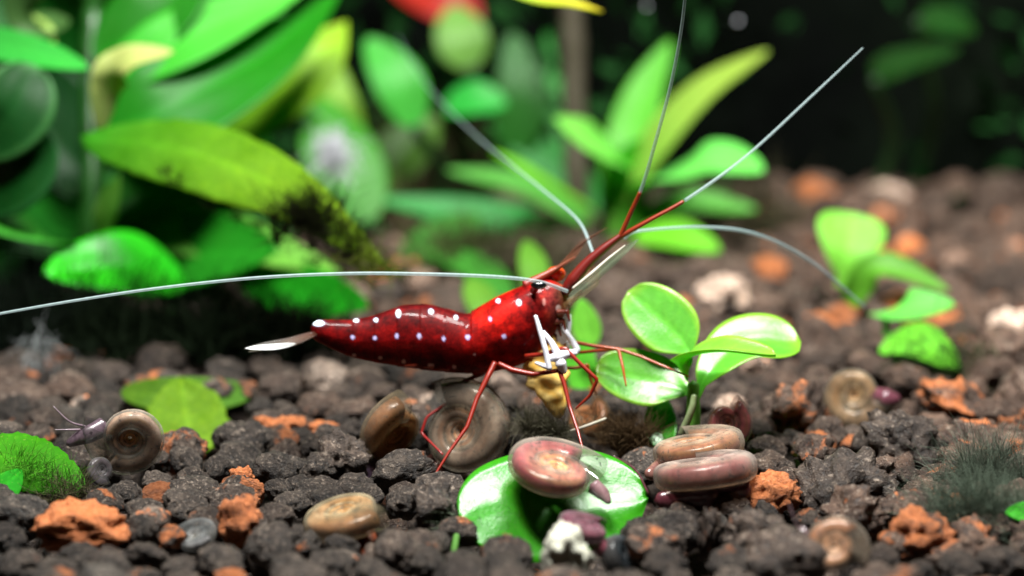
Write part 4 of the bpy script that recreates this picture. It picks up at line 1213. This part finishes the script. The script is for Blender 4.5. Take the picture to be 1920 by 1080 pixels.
# feelers
WH = (.42, .55, .56); BR = (.30, .035, .010)
def feeler(pts, radii, c0, c1, k=.0):
    nu, nv = 120, 8
    v, f = loft([P(*q) for q in pts], [r * mm for r in radii], None, -FW, nu, nv)
    tt = np.append(np.repeat(np.linspace(0, 1, nu), nv), [0, 1])[:, None]
    w = np.clip((tt - k) / .04, 0, 1) if k > 0 else np.ones_like(tt)
    ring = 1 - .30 * (np.append(np.repeat(np.arange(nu) % 2, nv), [0, 0])[:, None])
    return v, f, (np.array(c0) * (1 - w) + np.array(c1) * ring * w), nu
def add_feeler(pts, radii, c0=WH, c1=WH, k=0.0):
    if k > 0:      # red stalk, then clear thread
        p3 = catmull([P(*q) for q in pts], 120); R_ = lerp1([r * mm for r in radii], 120); n = int(120 * k)
        v, f = loft(p3[:n + 2:3], R_[:n + 2:3] * 1.15, None, -FW, 40, 8); a_ = obj("feeler", v, f, M['leg'], shrimp, np.tile(c0, (len(v), 1)))
        v, f = loft(p3[n::3], R_[n::3], None, -FW, 90, 8)
        ring = np.append(np.repeat(1 - .12 * (np.arange(90) % 2), 8), [1, 1])[:, None]
        obj("feeler_thread", v, f, M['antenna'], a_, np.array(c1) * ring)
    else:
        v, f = loft([P(*q) for q in pts], [r * mm for r in radii], None, -FW, 160, 8)
        ring = np.append(np.repeat(1 - .12 * (np.arange(160) % 2), 8), [1, 1])[:, None]
        obj("feeler", v, f, M['antenna'], shrimp, np.array(c1) * ring)


add_feeler([(1162, 445, N_ + .3), (1182, 400, N_), (1204, 350, N_ - .5), (1228, 270, N_ - 1.5), (1262, 140, N_ - 3), (1284, 0, N_ - 5), (1290, -160, N_ - 8)], [4.2, 3.8, 3.4, 3.4, 3.2, 2.8, 2.2], BR, WH, .30)
add_feeler([(1164, 443, N_ + .3), (1220, 412, N_), (1290, 372, N_), (1400, 292, N_ + .5), (1520, 182, N_ + 1), (1622, 86, N_ + 1.5)], [4.4, 3.8, 3.2, 2.8, 2.2, 1.2], BR, WH, .39)
add_feeler([(1170, 446, F_), (1200, 433, F_), (1320, 426, F_ + 2), (1420, 440, F_ + 4), (1520, 490, F_ + 7), (1622, 575, F_ + 10)], [3.0, 3.2, 3.4, 3.4, 3.2, 2.2])
add_feeler([(1112, 474, F_), (1085, 415, F_ + 3), (1020, 358, F_ + 9), (960, 310, F_ + 16), (890, 252, F_ + 26), (800, 160, F_ + 38), (745, 70, F_ + 46)], [2.8, 2.8, 2.6, 2.0, 1.5, 1.1, .7])
add_feeler([(1064, 546, N_ - .3), (1010, 528, N_ - 1.2), (930, 519, N_ - 1.8), (800, 514, N_ - 2.6), (650, 513, N_ - 3.6), (480, 521, N_ - 4.6), (300, 540, N_ - 5.6), (150, 562, N_ - 6.3), (0, 588, N_ - 7), (-80, 604, N_ - 7.4)],
           [3.4, 3.4, 3.4, 3.4, 3.2, 3, 2.8, 2.5, 2.2, 2])
# tail fan
for (pts, w, nrm, col, tipc, mat) in [
    ([(592, 622, D0), (560, 632, D0), (525, 642, D0)], 15, (.1, .9, .4), (.12, .03, .02), (.2, .14, .10), 'clear'),
    ([(592, 624, D0 - .6), (545, 640, D0 - 1.2), (500, 648, D0 - 1.7), (458, 653, D0 - 2.0)], 30, (-.05, .86, .5), (.09, .035, .02), (.30, .30, .28), 'clear'),
    ([(592, 624, D0 + .6), (545, 640, D0 + 1.0), (505, 650, D0 + 1.4), (466, 658, D0 + 1.8)], 28, (-.05, .9, .4), (.14, .06, .04), (.26, .24, .2), 'clear'),
    ([(592, 626, D0 - .2), (545, 645, D0 - .5), (500, 656, D0 - .7)], 24, (-.05, .9, .4), (.16, .06, .04), (.2, .16, .12), 'clear')]:
    blade("tail_fin", pts, w, nrm, col, mat, 'blade', tipc)
blade("tail_fin", [(556, 644, D0 - 1.3), (520, 650, D0 - 1.6), (482, 652, D0 - 1.9), (460, 653, D0 - 2.1)], 13, (-.05, .5, .85), (.55, .60, .60), 'clear_white', 'lance', (.90, .93, .93))
